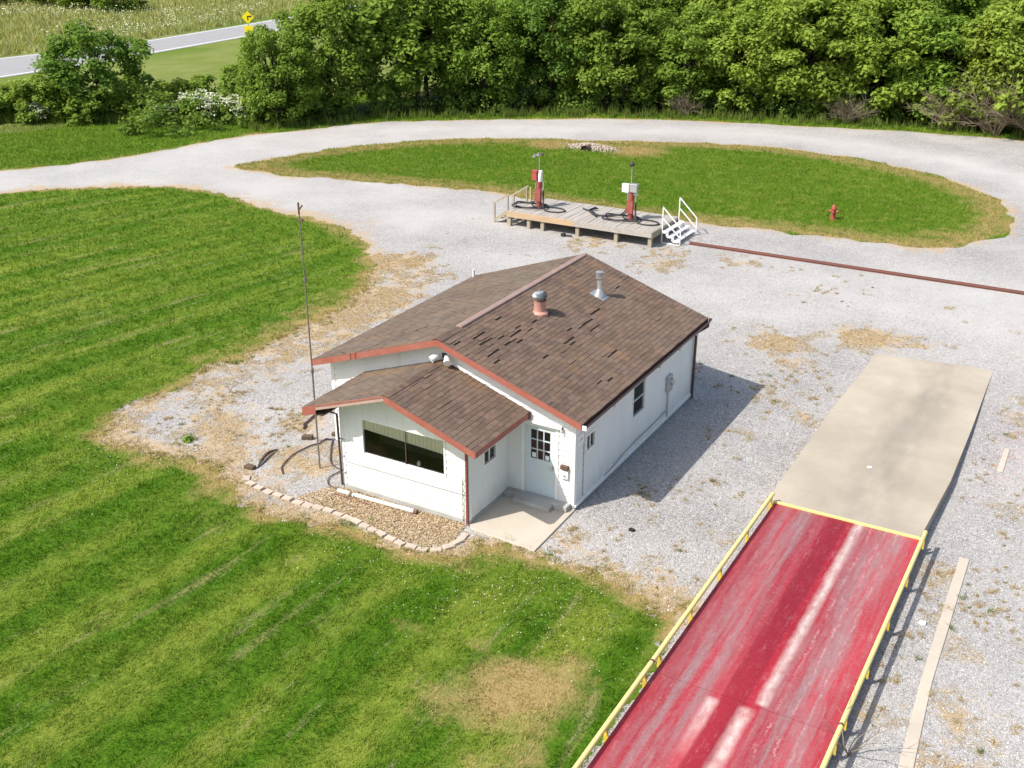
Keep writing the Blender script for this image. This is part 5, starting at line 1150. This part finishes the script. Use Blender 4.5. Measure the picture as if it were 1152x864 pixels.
o = np_mesh('dry_straw', blades(P6, hh, rs.uniform(.008, .02, len(P6))*sc6, le, rs, .3), 3, 'strawmat', rnd=rs.random(len(P6))); tag(o, 'dead straw and dry weeds matted along the gravel edges', 'straw', kind='stuff')
# leaf litter in the bed
P7 = scatter(26000, (-7, -3.6), (-1.8, -2), lambda q: inside(q, bedpoly), rs)
dens = np.where(P7[:, 0] > -6.0, .38, .25); P7 = P7[rs.random(len(P7)) < dens]
c7 = np.stack([P7[:, 0], P7[:, 1], rs.uniform(.02, .05, len(P7))], 1)
o = np_mesh('leaf_litter', leaves(c7, np.array([[0, 0, 1.]])+rs.normal(size=c7.shape)*.45, rs.uniform(.03, .065, len(c7)), rs), 4, 'leaflitter', rnd=rs.random(len(c7))); tag(o, 'dry brown leaf litter filling the edged bed', 'leaf litter', kind='stuff')
# loose stones and crumbs over the gravel near the camera
P8 = scatter(60000, (-16, -6), (12, 22), lambda q: inside(q, GR), rs); P8 = P8[~keep_out(P8)]
c8 = np.stack([P8[:, 0], P8[:, 1], np.full(len(P8), .018)], 1)
k = NT('loose_stone'); rn = k.attr('rnd').outputs['Fac']; r_ = k.n('ValToRGB'); k.l(rn, r_.inputs[0]); r_.color_ramp.elements[0].color = (.16, .14, .13, 1); r_.color_ramp.elements[1].color = (.66, .63, .60, 1); el = r_.color_ramp.elements.new(.25); el.color = (.38, .36, .35, 1); M['stone'] = k.fin(r_.outputs[0], .9, .2)
o = np_mesh('loose_gravel', leaves(c8, np.array([[0, 0, 1.]])+rs.normal(size=c8.shape)*.5, rs.uniform(.025, .05, len(c8)), rs), 4, 'stone', rnd=rs.random(len(c8))); tag(o, 'loose limestone chips scattered over the gravel yard', 'gravel', kind='stuff')
# dead weeds strewn over the gravel in loose drifts
rs = np.random.default_rng(19); wc = []
zones = [((.8, .5), (4, 11), 26), ((9.7, -7), (11.4, 3), 26), ((8.8, 2.5), (10.5, 14), 16), ((-1, 9.5), (4, 15), 20), ((-13.5, -2.6), (-8.6, 1.5), 30), ((.4, -2), (4, .8), 10), ((-8, 20), (3, 23.2), 16), ((8.45, -5), (9.2, 2), 12)]
for lo, hi, n in zones:
    for i in range(n):
        cxx, cyy = rs.uniform(lo[0], hi[0]), rs.uniform(lo[1], hi[1]); sp_ = rs.uniform(.06, .5)
        for _ in range(int(rs.integers(2, 10))): wc.append((cxx+rs.normal()*sp_, cyy+rs.normal()*sp_*1.6, rs.uniform(.25, 1.0)**1.5))
wc = np.array(wc); wc = wc[~keep_out(wc[:, :2]) & inside(wc[:, :2], GR)]; idx = np.repeat(np.arange(len(wc)), 34); an = rs.uniform(0, 6.28, len(idx)); s_ = wc[idx, 2]; r_ = rs.uniform(.03, .17, len(idx))*s_
bp = wc[idx, :2]+rs.normal(size=(len(idx), 2))*.05*s_[:, None]
for nm, part, m_, lab in (('dead_weeds', idx % 5 < 3, 'leaflitter', 'brown dead weeds strewn over the gravel yard'), ('dry_weeds', (idx % 5 == 3), 'strawmat', 'pale dry weeds strewn over the gravel yard'), ('green_weeds', (idx % 5 == 4) & (idx % 3 == 0), 'weed', 'small green weeds coming up through the gravel')):
    q = part; o = np_mesh(nm, blades(bp[q], (rs.uniform(.02, .14, len(idx))*s_)[q], np.full(q.sum(), .016), np.stack([np.cos(an)*r_, np.sin(an)*r_], 1)[q], rs, .1), 3, m_, rnd=rs.random(q.sum())); tag(o, lab, 'weeds', kind='stuff')
t = empty('weed_plant', (-11.7, -2.0, 0), 'single leafy green weed on the gravel tongue at left', 'weed')
rs_ = np.random.default_rng(9); d = dirs(160, rs_); d[:, 2] = abs(d[:, 2]); np_mesh('foliage', leaves(d*rs_.uniform(.05, .24, (160, 1)), d+np.array([0, 0, .5]), rs_.uniform(.06, .11, 160), rs_), 4, 'leaf', rnd=rs_.random(160), parent=t)
# leafless shoot growing by the right rail
b = MB(); rr = random.Random(4)
for i in range(5):
    p = Vector((8.55, -5.55, 0)); d = Vector((rr.uniform(-.5, .5), rr.uniform(-.3, .6), 1)).normalized(); pts = [p]
    for j in range(5):
        d = (d+Vector((rr.uniform(-.3, .3), rr.uniform(-.3, .3), -.05))).normalized(); p = p+d*.24; pts.append(p)
        if j > 1: dd = (d+Vector((rr.uniform(-.8, .8), rr.uniform(-.8, .8), .1))).normalized(); b.tube([p, p+dd*.16, p+dd*.28+Vector((0, 0, -.02))], [.007, .005, .003], 4)
    b.tube(pts, [.014, .012, .010, .008, .006, .004], 5)
tag(b.build('dead_sapling', 'twig'), 'pale leafless sapling growing up beside the right rail of the scale', 'sapling')
